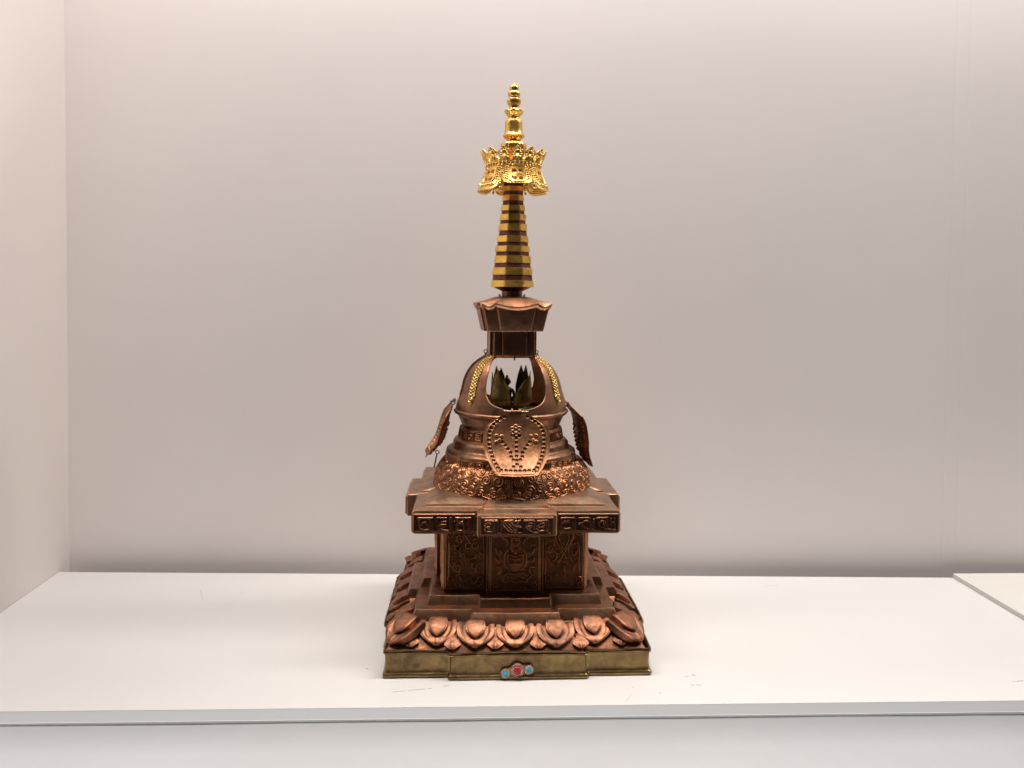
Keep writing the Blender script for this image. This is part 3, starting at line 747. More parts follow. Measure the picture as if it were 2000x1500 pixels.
me = bpy.data.meshes.new('dome'); bm.to_mesh(me); bm.free()
me.polygons.foreach_set('use_smooth', [True] * len(me.polygons))
dome = add('dome', me, M_COPPER, stupa, None, DOME_ROT)
so = dome.modifiers.new('thickness', 'SOLIDIFY'); so.thickness = .0024; so.offset = -1; so.use_rim = True
add('dome_collar', lathe('dome_collar', [(rp(38), zy(692)), (rp(54), zy(692)), (rp(54.5), zy(690.4)), (rp(52), zy(689)), (rp(44), zy(688.6)), (rp(38), zy(688.6))], 64, 50), M_COPPER_DARK, stupa)

# gilt beaded strips between the openings
def strip_mesh():
    L_, W_ = .098, .0165
    rel = Relief(W_, L_, .00042); xs = W_ / 2
    nb = 15
    for k in range(nb):
        y = .017 + k * (L_ - .020) / nb
        rel.dot(xs - .0024, y, .0022, .0024); rel.dot(xs + .0024, y + .0025, .0022, .0024)
        rel.dot(xs - .0060, y + .002, .0016, .0016); rel.dot(xs + .0060, y, .0016, .0016)
    rel.ring(xs, .0095, .0040, .0012, .0020); rel.dot(xs, .0095, .0022, .0026)
    for s_ in (-1, 1): rel.spiral(xs + s_ * .0052, .0150, .0022, 1.2, 0, s_, .0009, .0018)
    # outline: pointed at the bottom, narrowing to the top
    y = rel.y; hw = np.interp(y, [0, .004, .010, .016, .030, .060, L_], [.0006, .0040, .0074, .0079, .0076, .0070, .0050])
    zz = np.interp(y, [0, L_], [0, 1])
    sl_ = np.concatenate([[0], np.cumsum(np.hypot(*np.diff(dp, axis=0).T))])
    s0 = np.interp(.3835, dp[:, 1], sl_); u = np.clip(s0 + y, 0, sl_[-1] - .002)
    r = np.interp(u, sl_, dp[:, 0]); z = np.interp(u, sl_, dp[:, 1]); dr = np.gradient(r, u + np.arange(len(u)) * 1e-9); dz = np.gradient(z, u + np.arange(len(u)) * 1e-9)
    ln = np.hypot(dr, dz) + 1e-12; nr, nz_ = dz / ln, -dr / ln
    A = (rel.x / W_ * 2 - 1)[:, None] * hw[None]
    # sample relief under the narrowed outline
    H = np.zeros_like(A)
    for j in range(rel.ny): H[:, j] = np.interp(A[:, j] + xs, rel.x, rel.h[:, j])
    H += .0012; H[0] = H[-1] = -.001; H[:, 0] = H[:, -1] = -.001
    keep = int(np.searchsorted(s0 + y, sl_[-1] - .004))
    rad = r[None] + H * nr[None]; th = A / r[None] - math.pi / 2
    P = np.stack([rad * np.cos(th), rad * np.sin(th), z[None] + H * nz_[None]], -1)[:, :keep]
    return mesh('gilt_strip', P.reshape(-1, 3), grid_faces(P.shape[0], P.shape[1]), True)
sm_ = strip_mesh()
for a in (-52, 52, 128, 232): add('gilt_strip', sm_, M_GOLD_STRIP, stupa, None, DOME_ROT + R(a))

# --- hinged door leaves
def door_mesh(prof, name='door_leaf', curl=.010):
    pr = smooth_profile(prof, 90); sl_ = np.concatenate([[0], np.cumsum(np.hypot(*np.diff(pr, axis=0).T))]); Ld = sl_[-1]
    n, m = 190, 170
    sv = np.linspace(0, 1, n); tv = np.linspace(-1, 1, m)
    hw = np.interp(sv, [0, .03, .07, .12, .18, .29, .42, .56, .745, .87, 1], [.010, .020, .0305, .0385, .0465, .0517, .0530, .0520, .0470, .0405, .0308])
    hw = np.convolve(np.pad(hw, 3, mode='edge'), np.ones(7) / 7, 'valid'); hw[-8:] = np.linspace(hw[-8], .0302, 8)
    rel = Relief(.108, Ld, .00055)
    def TT(x, y): return ((x - 957) / 4.545 * 1.26 / 1580 + .054, (y - 640) / 550 * Ld)
    rp_, hp = .0026, -.0024
    # border: incised double line and a row of struck pits
    sb = np.linspace(.055, .945, 60)
    for off, w, h in ((.0055, .0007, .0008), (.0135, .0007, .0008)):
        for sg in (-1, 1): rel.line([(.054 + sg * (np.interp(s_, sv, hw) - off), s_ * Ld) for s_ in np.linspace(.10, .93, 40)], w, h)
        rel.line([(.054 - .034 + off + .004, (.972 if off < .01 else .90) * Ld), (.054 + .034 - off - .004, (.972 if off < .01 else .90) * Ld)], w, h)
    for sg in (-1, 1):
        last = None
        for s_ in np.linspace(.06, .93, 400):
            p = (.054 + sg * max(.004, np.interp(s_, sv, hw) - .0096), s_ * Ld)
            if last is None or math.hypot(p[0] - last[0], p[1] - last[1]) > .0069: rel.dot(p[0], p[1], rp_, hp); last = p
    for x in range(815, 1110, 41): rel.dot(*TT(x, 1138), rp_, hp)
    for y in range(850, 1100, 38): rel.dot(*TT(957, y), rp_, hp)
    br_ = [(835, 885), (857, 912), (880, 942), (903, 973), (908, 1008), (925, 1035), (925, 1100)]
    for x, y in br_: rel.dot(*TT(x, y), rp_, hp); rel.dot(*TT(1914 - x, y), rp_, hp)
    for x, y in ((780, 832), (825, 835), (780, 885), (806, 870)):
        for xx in (x, 1914 - x): X_, Y_ = TT(xx, y); rel.ring(X_, Y_, .0018, .0010, .0013); rel.dot(X_, Y_, .0010, -.0010)
    fx, fy = TT(957, 785); rel.ring(fx, fy, .0030, .0009, .0012)
    for k in range(6): rel.ring(fx + .0062 * math.cos(k * math.pi / 3 + .5), fy + .0062 * math.sin(k * math.pi / 3 + .5), .0026, .0009, .0012)
    rel.dot(*TT(930, 830), rp_, hp); rel.dot(*TT(985, 830), rp_, hp)
    r = np.interp(sv * Ld, sl_, pr[:, 0]); z = np.interp(sv * Ld, sl_, pr[:, 1])
    dr, dz = np.gradient(r, sv), np.gradient(z, sv); ln = np.hypot(dr, dz); no, nz_ = -dz / ln, dr / ln   # outward, up
    T_, S_ = np.meshgrid(tv, sv, indexing='xy'); Xw = T_ * hw[:, None]
    ix = np.clip(((Xw + .054) / .108 * (rel.nx - 1)), 0, rel.nx - 1.001); iy = np.clip(S_ * (rel.ny - 1), 0, rel.ny - 1.001)
    i0, j0 = ix.astype(int), iy.astype(int); fx_, fy_ = ix - i0, iy - j0
    h = (rel.h[i0, j0] * (1 - fx_) * (1 - fy_) + rel.h[i0 + 1, j0] * fx_ * (1 - fy_) + rel.h[i0, j0 + 1] * (1 - fx_) * fy_ + rel.h[i0 + 1, j0 + 1] * fx_ * fy_)
    bend = curl * (Xw / .05) ** 2 * np.interp(S_, [0, .2, .8, 1], [.5, 1, 1, .8])
    jag = .0008 * np.array([mnoise.noise(Vector((t * 7, 2.2, 0))) for t in tv])
    out = []
    for side in (0, 1):
        hh = h + bend - (.0011 if side else 0)
        P = np.zeros((n, m, 3)); P[..., 0] = Xw; P[..., 1] = -(r[:, None] + hh * no[:, None]); P[..., 2] = z[:, None] + hh * nz_[:, None]
        P[-1, :, 2] += jag; out.append(P.reshape(-1, 3))
    f0 = grid_faces(n, m); f1 = [[i + n * m for i in reversed(f)] for f in f0]
    edge = [i for i in range(m)] + [i * m + m - 1 for i in range(1, n)] + [(n - 1) * m + i for i in range(m - 2, -1, -1)] + [i * m for i in range(n - 2, 0, -1)]
    fe = [[edge[i], edge[i - 1], edge[i - 1] + n * m, edge[i] + n * m] for i in range(len(edge))]
    return mesh(name, np.vstack(out), f0 + f1 + fe, True, 60)
pf = [(.0985, .3775), (.1040, .3480), (.1180, .3150), (.1440, .2860)]
pl_ = [(.1010, .3830), (.1075, .3470), (.1200, .3145), (.1440, .2930)]
pr_ = [(.0990, .3800), (.1090, .3560), (.1140, .3270), (.1200, .2980), (.1360, .2740)]
dm_f, dm_l, dm_r = door_mesh(pf), door_mesh(pl_), door_mesh(pr_)
def hinge(a, z=.3795, r=.0985, parent=None):
    u = Vector((math.cos(a), math.sin(a), 0)); o = Vector((math.sin(a), -math.cos(a), 0))
    p = o * r + Vector((0, 0, z))
    pin = add('hinge_pin', tube('hinge_pin', [p - u * .0195 + Vector((0, 0, .0010)), p - u * .008, p, p + u * .008, p + u * .0195 - Vector((0, 0, .0006)), p + u * .0198 + Vector((0, 0, .0022))], .0007), M_SILVER, parent)
    for k in (-.0062, 0, .0062):
        c_ = p + u * k
        add('hinge_knuckle', tube('hinge_knuckle', [c_ - u * .0026, c_ + u * .0026], .0019, 10), M_COPPER, parent)
    for k in (-.0062, .0062):
        c_ = p + u * k; q0, q1 = c_ - o * .001, c_ - o * .004 + Vector((0, 0, .0030))
        add('hinge_strap', tube('hinge_strap', [c_, q1], .0016, 6), M_COPPER, parent)
for me, a, lab in ((dm_f, 0, 'front door leaf with struck pits hanging open in front of the bell'), (dm_l, -math.pi / 2, 'door leaf hanging open on the left of the dome'),
                   (dm_r, math.pi / 2, 'door leaf hanging open on the right of the dome'), (dm_f, math.pi, None)):
    d_ = add('door_leaf', me, M_COPPER_DOOR, stupa, None, DOME_ROT + a - (R(1.6) if a == 0 else 0), lab)
    hinge(DOME_ROT * 0 + 0.0, .3800 if me is not dm_l else .3845, .0985, d_)
# dangling latch pins of the side leaves
def latch(pix_ring, pix_end, y, name='latch_pin'):
    a = SINV @ on_y(*pix_ring, y); b = SINV @ on_y(*pix_end, y)
    add(name, tube(name, [a + (b - a) * .12, a.lerp(b, .6), b], .0012), M_WIRE, stupa)
    add('latch_ring', tube('latch_ring', ring_pts(a, .0030, (1, 0, 0), (0, 0, 1)), .0008, 6, True), M_WIRE, stupa)
latch((857.6, 883), (851, 914), -.012); latch((1123, 887), (1141, 910), -.078)
# eye loops beside the neck and on the rim
for px, py, y in ((952, 686, -.012), (1051.3, 687.8, .0)):
    c_ = SINV @ on_y(px, py, y); add('eye_loop', tube('eye_loop', ring_pts(c_, .0028, (1, 0, 0), (0, 0, 1)), .0009, 6, True), M_WIRE, stupa)
    add('loop_stem', tube('loop_stem', [c_ - Vector((0, 0, .0030)), c_ - Vector((0, 0, .008))], .0012, 6), M_WIRE, stupa)
for px, py in ((888, 786), (1109, 789)):
    c_ = SINV @ on_y(px, py, 0.0); add('rim_loop', tube('rim_loop', ring_pts(c_, .0038, (1, 0, 0), (0, 0, 1)), .0010, 6, True), M_WIRE, stupa)
c_ = Vector((math.sin(DOME_ROT) * .0475, -math.cos(DOME_ROT) * .0475, .4610))
add('catch_pin', tube('catch_pin', [c_ + Vector((0, 0, .004)), c_, c_ - Vector((0, 0, .0038))], .0013, 8), M_WIRE, stupa)

# --- lotus bud inside
def leaf(name, az, tip_r, tip_z, w, lean=0.0):
    n, m = 26, 13; P = np.zeros((n, m, 3))
    for i in range(n):
        s = i / (n - 1)
        r = .006 + (.0355 - .006) * math.sin(min(1, s / .30) * math.pi / 2) + (tip_r - .0355) * max(0, (s - .30) / .70) ** 1.3
        z = .3660 + (tip_z - .3660) * s ** 0.92
        hw = w * np.interp(s, [0, .10, .28, .5, .8, 1], [.45, .85, 1.0, .90, .48, .01])
        for k in range(m):
            t = -1 + 2 * k / (m - 1)
            cup = .0065 * t * t * np.interp(s, [0, .5, 1], [.8, 1, .2]) + .0012 * (1 - abs(t))
            P[i, k] = (t * hw + lean * s * s, -(r - cup), z)
    c, s_ = math.cos(az), math.sin(az); Q = P.copy(); Q[..., 0] = c * P[..., 0] - s_ * P[..., 1]; Q[..., 1] = s_ * P[..., 0] + c * P[..., 1]
    me = mesh(name, Q.reshape(-1, 3), grid_faces(n, m), True)
    o = add('lotus_leaf', me, M_LOTUS, stupa); md = o.modifiers.new('t', 'SOLIDIFY'); md.thickness = .0008
for az, tr, tz, w, le_ in ((-40, .0310, .4390, .0215, -.005), (40, .0370, .4290, .0205, .008), (-86, .0330, .4330, .0180, 0), (88, .0330, .4360, .018, 0), (-122, .0300, .4420, .0155, 0), (118, .0300, .4440, .0155, 0), (140, .0290, .4430, .0130, 0), (-150, .0340, .4380, .012, 0)):
    leaf('lotus_leaf', R(az), tr, tz, w, le_)

# seated figurine in the bud
fg = bpy.data.objects.new('figurine', None); COL.objects.link(fg); fg.location = (-.006, -.004, .3750)
tag(fg, 'tiny dark seated figurine inside the open lotus bud of the dome', 'figurine')
def blob_profile():
    return smooth_profile([(.0, 0), (.0145, .0005), (.0165, .004), (.0150, .008), (.0100, .012), (.0078, .017), (.0084, .022), (.0098, .0275), (.0096, .0305), (.0062, .0330), (.0034, .0345), (.0032, .0362), (.0050, .0380), (.0060, .0412), (.0061, .0440), (.0054, .0468), (.0036, .0486), (.0021, .0494), (.0022, .0512), (.0020, .0528), (.0, .0538)], 80)
me = lathe('body', blob_profile(), 40, 80)
for v in me.vertices:
    z = v.co.z
    if z < .012: v.co.y *= .80; v.co.x *= 1.05
    elif z < .034: v.co.y *= .62 + .0 * z
    elif z < .0495:
        v.co.x *= .90                                   # face: brow, nose, chin
        if v.co.y < 0:
            dx = abs(v.co.x); nose = math.exp(-(dx / .0012) ** 2) * math.exp(-((z - .0425) / .0022) ** 2) * .0014
            eye = -.0007 * (math.exp(-((dx - .0022) / .0012) ** 2)) * math.exp(-((z - .0440) / .0010) ** 2)
            mouth = -.0004 * math.exp(-(dx / .0020) ** 2) * math.exp(-((z - .0398) / .0006) ** 2)
            v.co.y -= nose + eye + mouth
add('torso', me, M_BRONZE, fg)
for s_ in (-1, 1):
    add('arm', tube('arm', [(s_ * .0088, 0, .0295), (s_ * .0118, .0005, .0240), (s_ * .0125, -.001, .0180), (s_ * .0085, -.0062, .0130), (s_ * .0030, -.0095, .0110)], [.0026, .0027, .0024, .0021, .0018], 10), M_BRONZE, fg)
    add('ear', tube('ear', [(s_ * .0056, .0004, .0445), (s_ * .0060, .0004, .0420), (s_ * .0057, .0002, .0392)], [.0007, .0010, .0008], 6), M_BRONZE, fg)
add('necklace', tube('necklace', [(.0045 * math.cos(R(a)), -.0035 + .0040 * math.sin(R(a)) * .5 - .0015, .0325 + .0035 * math.sin(R(a))) for a in range(180, 361, 20)], .0006, 6), M_SILVER, fg)

# --- neck block and flared block under the spire
def rs_rot(o, rot):
    c, s = math.cos(rot), math.sin(rot); return [(c * x - s * y, s * x + c * y) for x, y in o]
TB = lambda h, p, c: rs_rot(redent(h, p, c), TOP_ROT)
add('neck_block', loft('neck_block', [(TB(.0358, .0042, .0200), .4605), (TB(.0350, .0042, .0196), .4640), (TB(.0345, .0042, .0196), .5060)], .0004, .004, .0010, seed=31), M_COPPER_DARK, stupa)
for k in range(4):
    for sx in (-1, 1):
        for (hh, dd) in ((.0347, .0),):
            p = Matrix.Rotation(TOP_ROT + k * math.pi / 2, 3, 'Z') @ Vector((sx * .0196, -.0386, 0))
            add('corner_bead', tube('corner_bead', [(p.x, p.y, .4640), (p.x, p.y, .4850), (p.x, p.y, .5045)], .0011, 8), M_COPPER, stupa)
add('flared_block', loft('flared_block', [(TB(.0455, .0042, .0245), .5045), (TB(.0462, .0042, .0250), .5058), (TB(.0468, .0043, .0254), .5090), (TB(.0470, .0043, .0255), .5095), (TB(.0540, .0048, .0320), .5430), (TB(.0541, .0048, .0322), .5452)], .0005, .004, .0010, seed=33), M_COPPER_DARK, stupa)
# puckered roof of the flared block
def roof_mesh():
    o = TB(.0580, .0050, .0350); n = 20; ring = []
    for i in range(n):
        a, b = Vector(o[i]), Vector(o[(i + 1) % n]); ln = (b - a).length; k = max(2, round(ln / .0022))
        for j in range(k):
            t = j / k; ring.append((a.lerp(b, t), math.sin(math.pi * t) if ln > .015 else 0.0))
    NR = 16; verts = []; m = len(ring)
    for q_ in range(NR + 1):
        t = q_ / NR
        for (p, sc) in ring:
            d = p.normalized(); inner = d * .0185; xy = inner.lerp(p, t ** .9)
            z = .5625 - .0125 * (t ** 1.25) - .0055 * t ** 2.2 * sc + .0012 * (t ** 3) + .0020 * math.sin(math.pi * t) * (sc - .4)
            verts.append((xy.x, xy.y, z))
    for dz, sc_ in ((-.0020, 1.0), (-.0062, .945), (-.0062, .90)):
        for (p, sc) in ring: verts.append((p.x * sc_, p.y * sc_, .5625 - .0125 - .0055 * sc + .0012 + dz))
    f = []
    for k in range(NR + 3):
        for i in range(m):
            j = (i + 1) % m; f.append((k * m + i, (k + 1) * m + i, (k + 1) * m + j, k * m + j))
    return mesh('roof', verts, f, True, 50)
add('roof', roof_mesh(), M_COPPER, stupa)

# --- ringed spire
def octo(ap, z, rot=SPIRE_ROT, n=8):
    Rr = ap / math.cos(math.pi / n)
    return ([(Rr * math.cos(2 * math.pi * (k + .5) / n + rot - math.pi / 2), Rr * math.sin(2 * math.pi * (k + .5) / n + rot - math.pi / 2)) for k in range(n)], z)
add('spire_neck', lathe('spire_neck', [(rp(21.5), zy(582)), (rp(20.5), zy(578)), (rp(20), zy(576)), (rp(20), zy(567)), (rp(24), zy(565)), (rp(32), zy(561.5)), (rp(36), zy(559))], 48, 50), M_COPPER_DARK, stupa)
for sx in (-1, 1):
    c_ = Vector((sx * rp(21.5), -.002, zy(576))); add('neck_stud', tube('neck_stud', [c_, c_ + Vector((sx * .0022, 0, .0002)), c_ + Vector((sx * .0030, 0, .0028))], .0014, 8), M_COPPER_DARK, stupa)
rings_ = [(363, 373, 19.6, 20.2), (380, 391.7, 20.0, 20.7), (399.6, 411, 21.9, 22.8), (417.3, 430, 24.4, 25.2), (436, 450, 26.2, 27.4), (459, 472, 29.3, 30.3), (479, 491, 31.6, 32.7), (498, 512.7, 33.8, 35.2), (521, 535.7, 36.8, 38.0), (546, 559, 39.3, 41.2)]
add('spire_core', loft('spire_core', [octo(rp(38.0), zy(557)), octo(rp(36.6), zy(536)), octo(rp(33.4), zy(513)), octo(rp(30.6), zy(491)), octo(rp(28.2), zy(472)), octo(rp(25.4), zy(450)), octo(rp(23.2), zy(430)), octo(rp(20.8), zy(411)), octo(rp(18.8), zy(391)), octo(rp(18), zy(355))], .0004, .004, .0006, seed=41), M_RED_COPPER, stupa)
for i, (y0, y1, a0, a1) in enumerate(rings_):
    y0 += .8; y1 -= .4
    rot = SPIRE_ROT + R(random.uniform(-1.5, 1.5)); tl = random.uniform(-.3, .3)
    me = loft('spire_ring', [octo(rp(a1 - 2.2), zy(y1 + .3), rot), octo(rp(a1), zy(y1), rot), octo(rp((a0 + a1) / 2), zy((y0 + y1) / 2), rot), octo(rp(a0), zy(y0), rot), octo(rp(a0 - 2.4), zy(y0 - .5), rot)], .0004, .003, .0009, seed=50 + i * 3)
    add('spire_ring', me, M_GOLD_RING, stupa)

# --- gilt canopy: beaded skirt of six pierced lappets
CR = R(5.0)
def canopy_mesh():
    nL = 6; C = 2 * math.pi * .052; step = .00050
    nx = int(C / step) // nL * nL; ny = 96
    rel = Relief(C, .050, .0005, True)
    P = np.zeros((nx, ny, 3)); mask = np.ones((nx, ny - 1), bool)
    th = np.linspace(0, 2 * np.pi, nx, endpoint=False)
    sec = 2 * math.pi / nL
    ph = (th / sec + .5) % 1 - .5                 # -0.5..0.5 around lappet centre
    def bot(p):
        a = np.abs(p) / .43
        lap = .040 * np.where(a < 1, .78 + .22 * np.sqrt(np.clip(1 - np.clip((a - .45) / .55, 0, 1) ** 2, 0, 1)), 0)
        strip = .0290 + .006 * np.exp(-((np.abs(p) - .5) / .018) ** 2)
        return np.where(a < 1, lap, strip)
    lf = np.array([.86, 1.10, 1.08, 1.05, 1.08, 1.12])
    B = bot(ph) * lf[np.floor(th / sec + .5).astype(int) % nL]; LEN = .042
    # relief: one lappet repeated
    for k in range(nL):
        x0 = C * k / nL; hwid = C / nL * .43
        def lapline(off, w, h, s0=.003):
            pts = []
            for t in np.linspace(0, 1, 26):
                a = -1 + 2 * t; 
                pts.append((x0 + a * (hwid - off), .040 - .0005 - off - 0.0 - (.040 * .22) * (1 - math.sqrt(max(0, 1 - max(0, (abs(a) - .45) / .55) ** 2)))))
            rel.line([(x0 - hwid + off, s0)] + pts + [(x0 + hwid - off, s0)], w, h)
        lapline(.0010, .0010, .0013); lapline(.0082, .0010, .0013)
        # beads round the U
        path = [(-1, y) for y in np.arange(.004, .030, .0044)]
        for sg in (-1, 1):
            for y in np.arange(.004, .028, .0042): rel.dot(x0 + sg * (hwid - .0046), y, .0019, .0020)
        for t in np.linspace(-.70, .70, 7):
            rel.dot(x0 + t * (hwid - .0046), .040 - .0052 - .0088 * (1 - math.sqrt(max(0, 1 - max(0, (abs(t) - .45) / .55) ** 2))), .0019, .0020)
        for y in np.arange(.003, .030, .0040): rel.dot(x0 + C / nL / 2, y, .0017, .0018)
        for sg in (-1, 1): rel.line([(x0 + C / nL / 2 + sg * .0026, .001), (x0 + C / nL / 2 + sg * .0026, .028)], .0007, .0011)
    for i in range(nx):
        yv = np.linspace(0, B[i], ny); t = yv / LEN
        r = .0452 + (.0612 - .0452) * (.62 * t + .38 * t ** 2.0); z = .7805 - .0385 * t
        ii = int(round(i / nx * rel.nx)) % rel.nx
        h = np.interp(yv, rel.y, rel.h[ii]); rad = r + h * .93
        a = th[i] - math.pi / 2 + CR
        P[i, :, 0] = rad * math.cos(a); P[i, :, 1] = rad * math.sin(a); P[i, :, 2] = z + h * .36
        # pierced window with a small cross left standing
        xx = ph[i] * C / nL; ym = (yv[:-1] + yv[1:]) / 2
        win = (np.abs(xx) < .0098) & (ym > .0075) & (ym < .0290 - .004 * (abs(xx) / .0098) ** 4)
        cross = ((np.abs(xx) < .0020) | (np.abs(ym - .0180) < .0022) | (xx ** 2 + (ym - .0180) ** 2 < .0050 ** 2) | ((np.abs(np.abs(xx) - .0062) < .0018) & (np.abs(ym - .0180) < .0042)))
        mask[i] = ~(win & ~cross)
    f = grid_faces(nx, ny, wrap_u=True, mask=mask, flip=True)
    return mesh('canopy_skirt', P.reshape(-1, 3), f, True)
cs = add('canopy_skirt', canopy_mesh(), M_GOLD, stupa); md = cs.modifiers.new('t', 'SOLIDIFY'); md.thickness = .0009; md.offset = -1
add('canopy_top', lathe('canopy_top', [(.0150, .7790), (.0440, .7790), (.0452, .7800), (.0440, .7812), (.0150, .7818)], 96, 40), M_GOLD, stupa)
# drops between the lappets
for k in range(6):
    a = CR + (k + .5) * math.pi / 3 - math.pi / 2; c_ = Vector((math.cos(a) * .0568, math.sin(a) * .0568, .7500))
    me = lathe('canopy_drop', [(.0, -.0085), (.0012, -.0075), (.0024, -.0045), (.0022, -.002), (.0012, -.0005), (.0024, .001), (.0020, .003), (.0, .004)], 12, 60)
    add('canopy_drop', me, M_GOLD, stupa, c_)
# bead ring
add('crown_band', lathe('crown_band', [(.0440, .7800), (.0462, .7798), (.0466, .7810), (.0458, .7820), (.0462, .7850), (.0472, .7862), (.0474, .7872), (.0464, .7880), (.0448, .7880), (.0440, .7800)], 96, 50), M_GOLD, stupa)
bb = bmesh.new()
for k in range(44):
    a = 2 * math.pi * k / 44; bmesh.ops.create_icosphere(bb, subdivisions=2, radius=.0021, matrix=Matrix.Translation((.0466 * math.cos(a), .0466 * math.sin(a), .7836)))
me = bpy.data.meshes.new('bead_ring'); bb.to_mesh(me); bb.free(); me.polygons.foreach_set('use_smooth', [True] * len(me.polygons))
o = add('bead_ring', me, M_GOLD, stupa); o['kind'] = 'stuff'
# crown leaves
def crown_leaf():
    n, m = 34, 25; rel = Relief(.022, .028, .0004); x0 = .011
    rel.ring(x0, .0125, .0030, .0010, .0013); rel.dot(x0, .0125, .0024, .0022)
    for k in range(9):
        a = R(-30 + k * 30); rel.dot(x0 + .0062 * math.cos(a), .0130 + .0066 * math.sin(a), .0017, .0015)
    rel.line([(x0, .0195), (x0, .026)], .0011, .0014); rel.line([(x0 - .004, .001), (x0 - .001, .008)], .0009, .0010); rel.line([(x0 + .004, .001), (x0 + .001, .008)], .0009, .0010)
    P = np.zeros((n, m, 3)); 
    for i in range(n):
        s = i / (n - 1); hw = np.interp(s, [0, .12, .22, .34, .5, .66, .78, .88, .95, 1], [.0112, .0092, .0068, .0090, .0108, .0098, .0066, .0040, .0021, .0004])
        for k in range(m):
            t = -1 + 2 * k / (m - 1); x = t * hw; y = s * .0255
            h = rel.h[min(rel.nx - 1, int((x + x0) / .0004)), min(rel.ny - 1, int(y / .0004))]
            r = .0462 + .0085 * s ** 1.25 + h * .95
            a = x / .050
            P[i, k] = (r * math.sin(a), -r * math.cos(a), .7872 + y * .93 - h * .3)
    return mesh('crown_leaf', P.reshape(-1, 3), grid_faces(n, m), True)
cl_ = crown_leaf()
for k in range(14):
    o = add('crown_leaf', cl_, M_GOLD, stupa, None, CR + 2 * math.pi * k / 14)
    md = o.modifiers.new('t', 'SOLIDIFY'); md.thickness = .0011; md.offset = -1

# --- finial
def F(y, px): return (rp(px), zy(y))
bulb_n = 96
bp = smooth_profile([F(318, 13), F(303, 20), F(294, 24), F(286, 25), F(280, 23.5), F(276.5, 18), F(275.5, 13)], 40)
me = lathe('finial_bulb', bp, bulb_n, 80)
for v in me.vertices:
    a = math.atan2(v.co.y, v.co.x); k = 1 + .045 * (abs(math.sin(a * 6)) - .6) ; v.co.x *= k; v.co.y *= k
add('finial_bulb', me, M_GOLD, stupa)
fb = [F(277, 12.8), F(273.5, 13), F(271, 15.5), F(268, 19.5), F(266, 21), F(265, 21), F(263, 19), F(258, 17.8), F(252, 17), F(242, 16.6), F(236.5, 16.4), F(234.5, 15.2), F(233, 13), F(231.5, 10.8), F(229, 10)]
add('finial_drum', lathe('finial_drum', fb, 64, 35), M_GOLD, stupa)
lc = smooth_profile([F(231, 10), F(228, 11), F(224, 14.5), F(220, 17.5), F(217.5, 18.4), F(216.5, 17.0), F(217.5, 14), F(216, 11), F(212, 9.2)], 40)
me = lathe('finial_lotus', lc, 80, 80)
for v in me.vertices:
    a = math.atan2(v.co.y, v.co.x); w = max(0, (math.hypot(v.co.x, v.co.y) - rp(12)) / rp(6)); q_ = abs(math.cos(a * 4 + .4))
    v.co.z += w * (q_ - .6) * .0030; k = 1 + .05 * w * (q_ - .5); v.co.x *= k; v.co.y *= k
add('finial_lotus', me, M_GOLD, stupa)
add('finial_cup', lathe('finial_cup', [F(214, 9), F(209, 9), F(206, 11), F(202, 13), F(198.5, 14), F(196, 13.7), F(194.8, 11.5), F(193.5, 9.6), F(191.5, 9.3)], 48, 50), M_GOLD, stupa)
add('finial_bead', lathe('finial_bead', [tuple(p) for p in smooth_profile([F(193, 9), F(190.5, 9.6), F(187, 11.6), F(183.5, 12.2), F(180, 10.8), F(178, 8.2), F(176.5, 7.2)], 30)], 48, 60), M_GOLD, stupa)
add('finial_jewel', lathe('finial_jewel', [tuple(p) for p in smooth_profile([F(178, 6.6), F(176, 8.2), F(173, 9), F(169.5, 8.2), F(166, 5.4), F(163, 2.6), F(160.6, .0)], 36)], 40, 80), M_GOLD, stupa)

# --- jewelled clasp on the front of the skirt
YF = -.2088
def cpix(px, py): p = SINV @ on_y(px, py, YF); return Vector((p.x, YF, p.z))
cc, cL, cR = cpix(1007, 1309), cpix(983.7, 1315.5), cpix(1029.5, 1307.8)
def disc_outline(circs, n=120):
    """outline of a union of circles seen from their common centre"""
    c0 = circs[0][0]; out = []
    for k in range(n):
        a = 2 * math.pi * k / n; d = Vector((math.cos(a), 0, math.sin(a))); best = 0
        for c_, r_ in circs:
            m_ = c_ - c0; b = m_.dot(d); q_ = b * b - m_.length_squared + r_ * r_
            if q_ > 0: best = max(best, b + math.sqrt(q_))
        out.append(c0 + d * best)
    return out
ol = disc_outline([(cc, .0108), (cL, .0076), (cR, .0074), (cc.lerp(cL, .5), .0072), (cc.lerp(cR, .5), .0072)])
n = len(ol); V = []
for dy, k in ((.004, 1.0), (-.0008, 1.0), (-.0016, .97), (-.0013, .92)):
    for p in ol: q_ = cc + (p - cc) * k; V.append((q_.x, YF + dy, q_.z))
F_ = [(k * n + i, k * n + (i + 1) % n, (k + 1) * n + (i + 1) % n, (k + 1) * n + i) for k in range(3) for i in range(n)] + [tuple(range(3 * n, 4 * n))]
clasp = add('clasp', mesh('clasp', V, F_, True, 40), M_COPPER_DOOR, stupa, None, 0, 'jewelled clasp with one red and two blue stones')
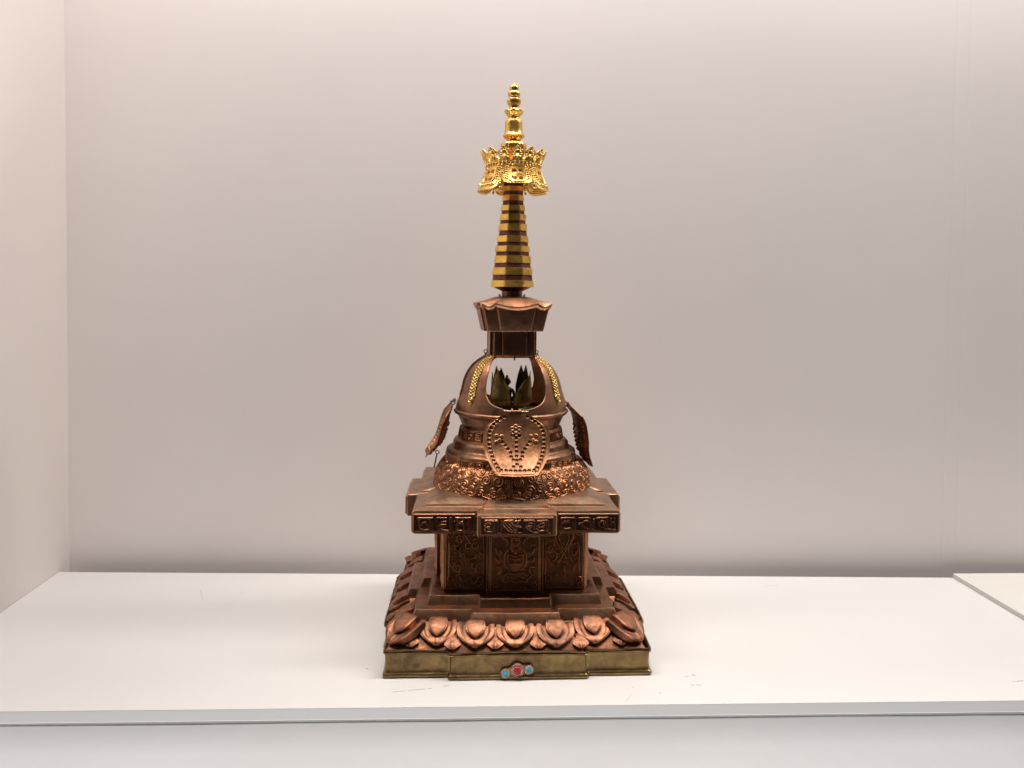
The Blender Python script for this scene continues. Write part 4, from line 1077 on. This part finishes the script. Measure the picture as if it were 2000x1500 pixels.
def cab(name, c_, r_, h_, mat, parent):
    prof = [(r_, 0), (r_ * .985, h_ * .35), (r_ * .85, h_ * .68), (r_ * .6, h_ * .88), (r_ * .3, h_ * .97), (0, h_)]
    me = lathe(name, prof, 32, 80)
    for v in me.vertices: x, y, z = v.co; v.co = (c_.x + x, c_.y - .0014 - z, c_.z + y)
    return add(name, me, mat, parent)
for c_, r_, mt in ((cc, .0061, M_CORAL), (cL, .0040, M_TURQ), (cR, .0039, M_TURQ)):
    cab('coral_stone' if mt is M_CORAL else 'turquoise_stone', c_, r_, r_ * .55, mt, clasp)
    add('bezel', tube('bezel', ring_pts(c_ + Vector((0, -.0016, 0)), r_ + .0006, (1, 0, 0), (0, 0, 1), 28), .0008, 6, True), M_SILVER, clasp)
bb = bmesh.new()
for c_, r_, cnt in ((cc, .0090, 26), (cL, .0062, 20), (cR, .0060, 20)):
    for k in range(cnt):
        a = 2 * math.pi * k / cnt; bmesh.ops.create_icosphere(bb, subdivisions=1, radius=.00095, matrix=Matrix.Translation(c_ + Vector((r_ * math.cos(a), -.0016, r_ * math.sin(a)))))
me = bpy.data.meshes.new('granulation'); bb.to_mesh(me); bb.free(); me.polygons.foreach_set('use_smooth', [True] * len(me.polygons))
o = add('granulation', me, M_SILVER, clasp); o['kind'] = 'stuff'
pk = cpix(1012, 1322.5)
add('clasp_pin', tube('clasp_pin', [pk + Vector((0, .004, 0)), pk + Vector((0, -.003, 0)), pk + Vector((0, -.0045, -.0002))], [.0016, .0020, .0022], 10), M_BRONZE, clasp)

# the upper storeys sit a touch left of the base; the skirt a touch right (hand-assembled)
for o in stupa.children:
    if o.type == 'MESH':
        zmin = min(v[2] for v in o.bound_box) + o.location.z
        if zmin > .2440: o.location.x -= .003
        elif o.name.split('.')[0] in ('brass_skirt', 'base_plate', 'clasp'): o.location.x += .0025
    if o.type == 'MESH' and zmin > .555:                               # slightly squatter spire
        o.scale.z = .9895; o.location.z = o.location.z * .9895 + .56 * .0105
fg.location.x -= .002
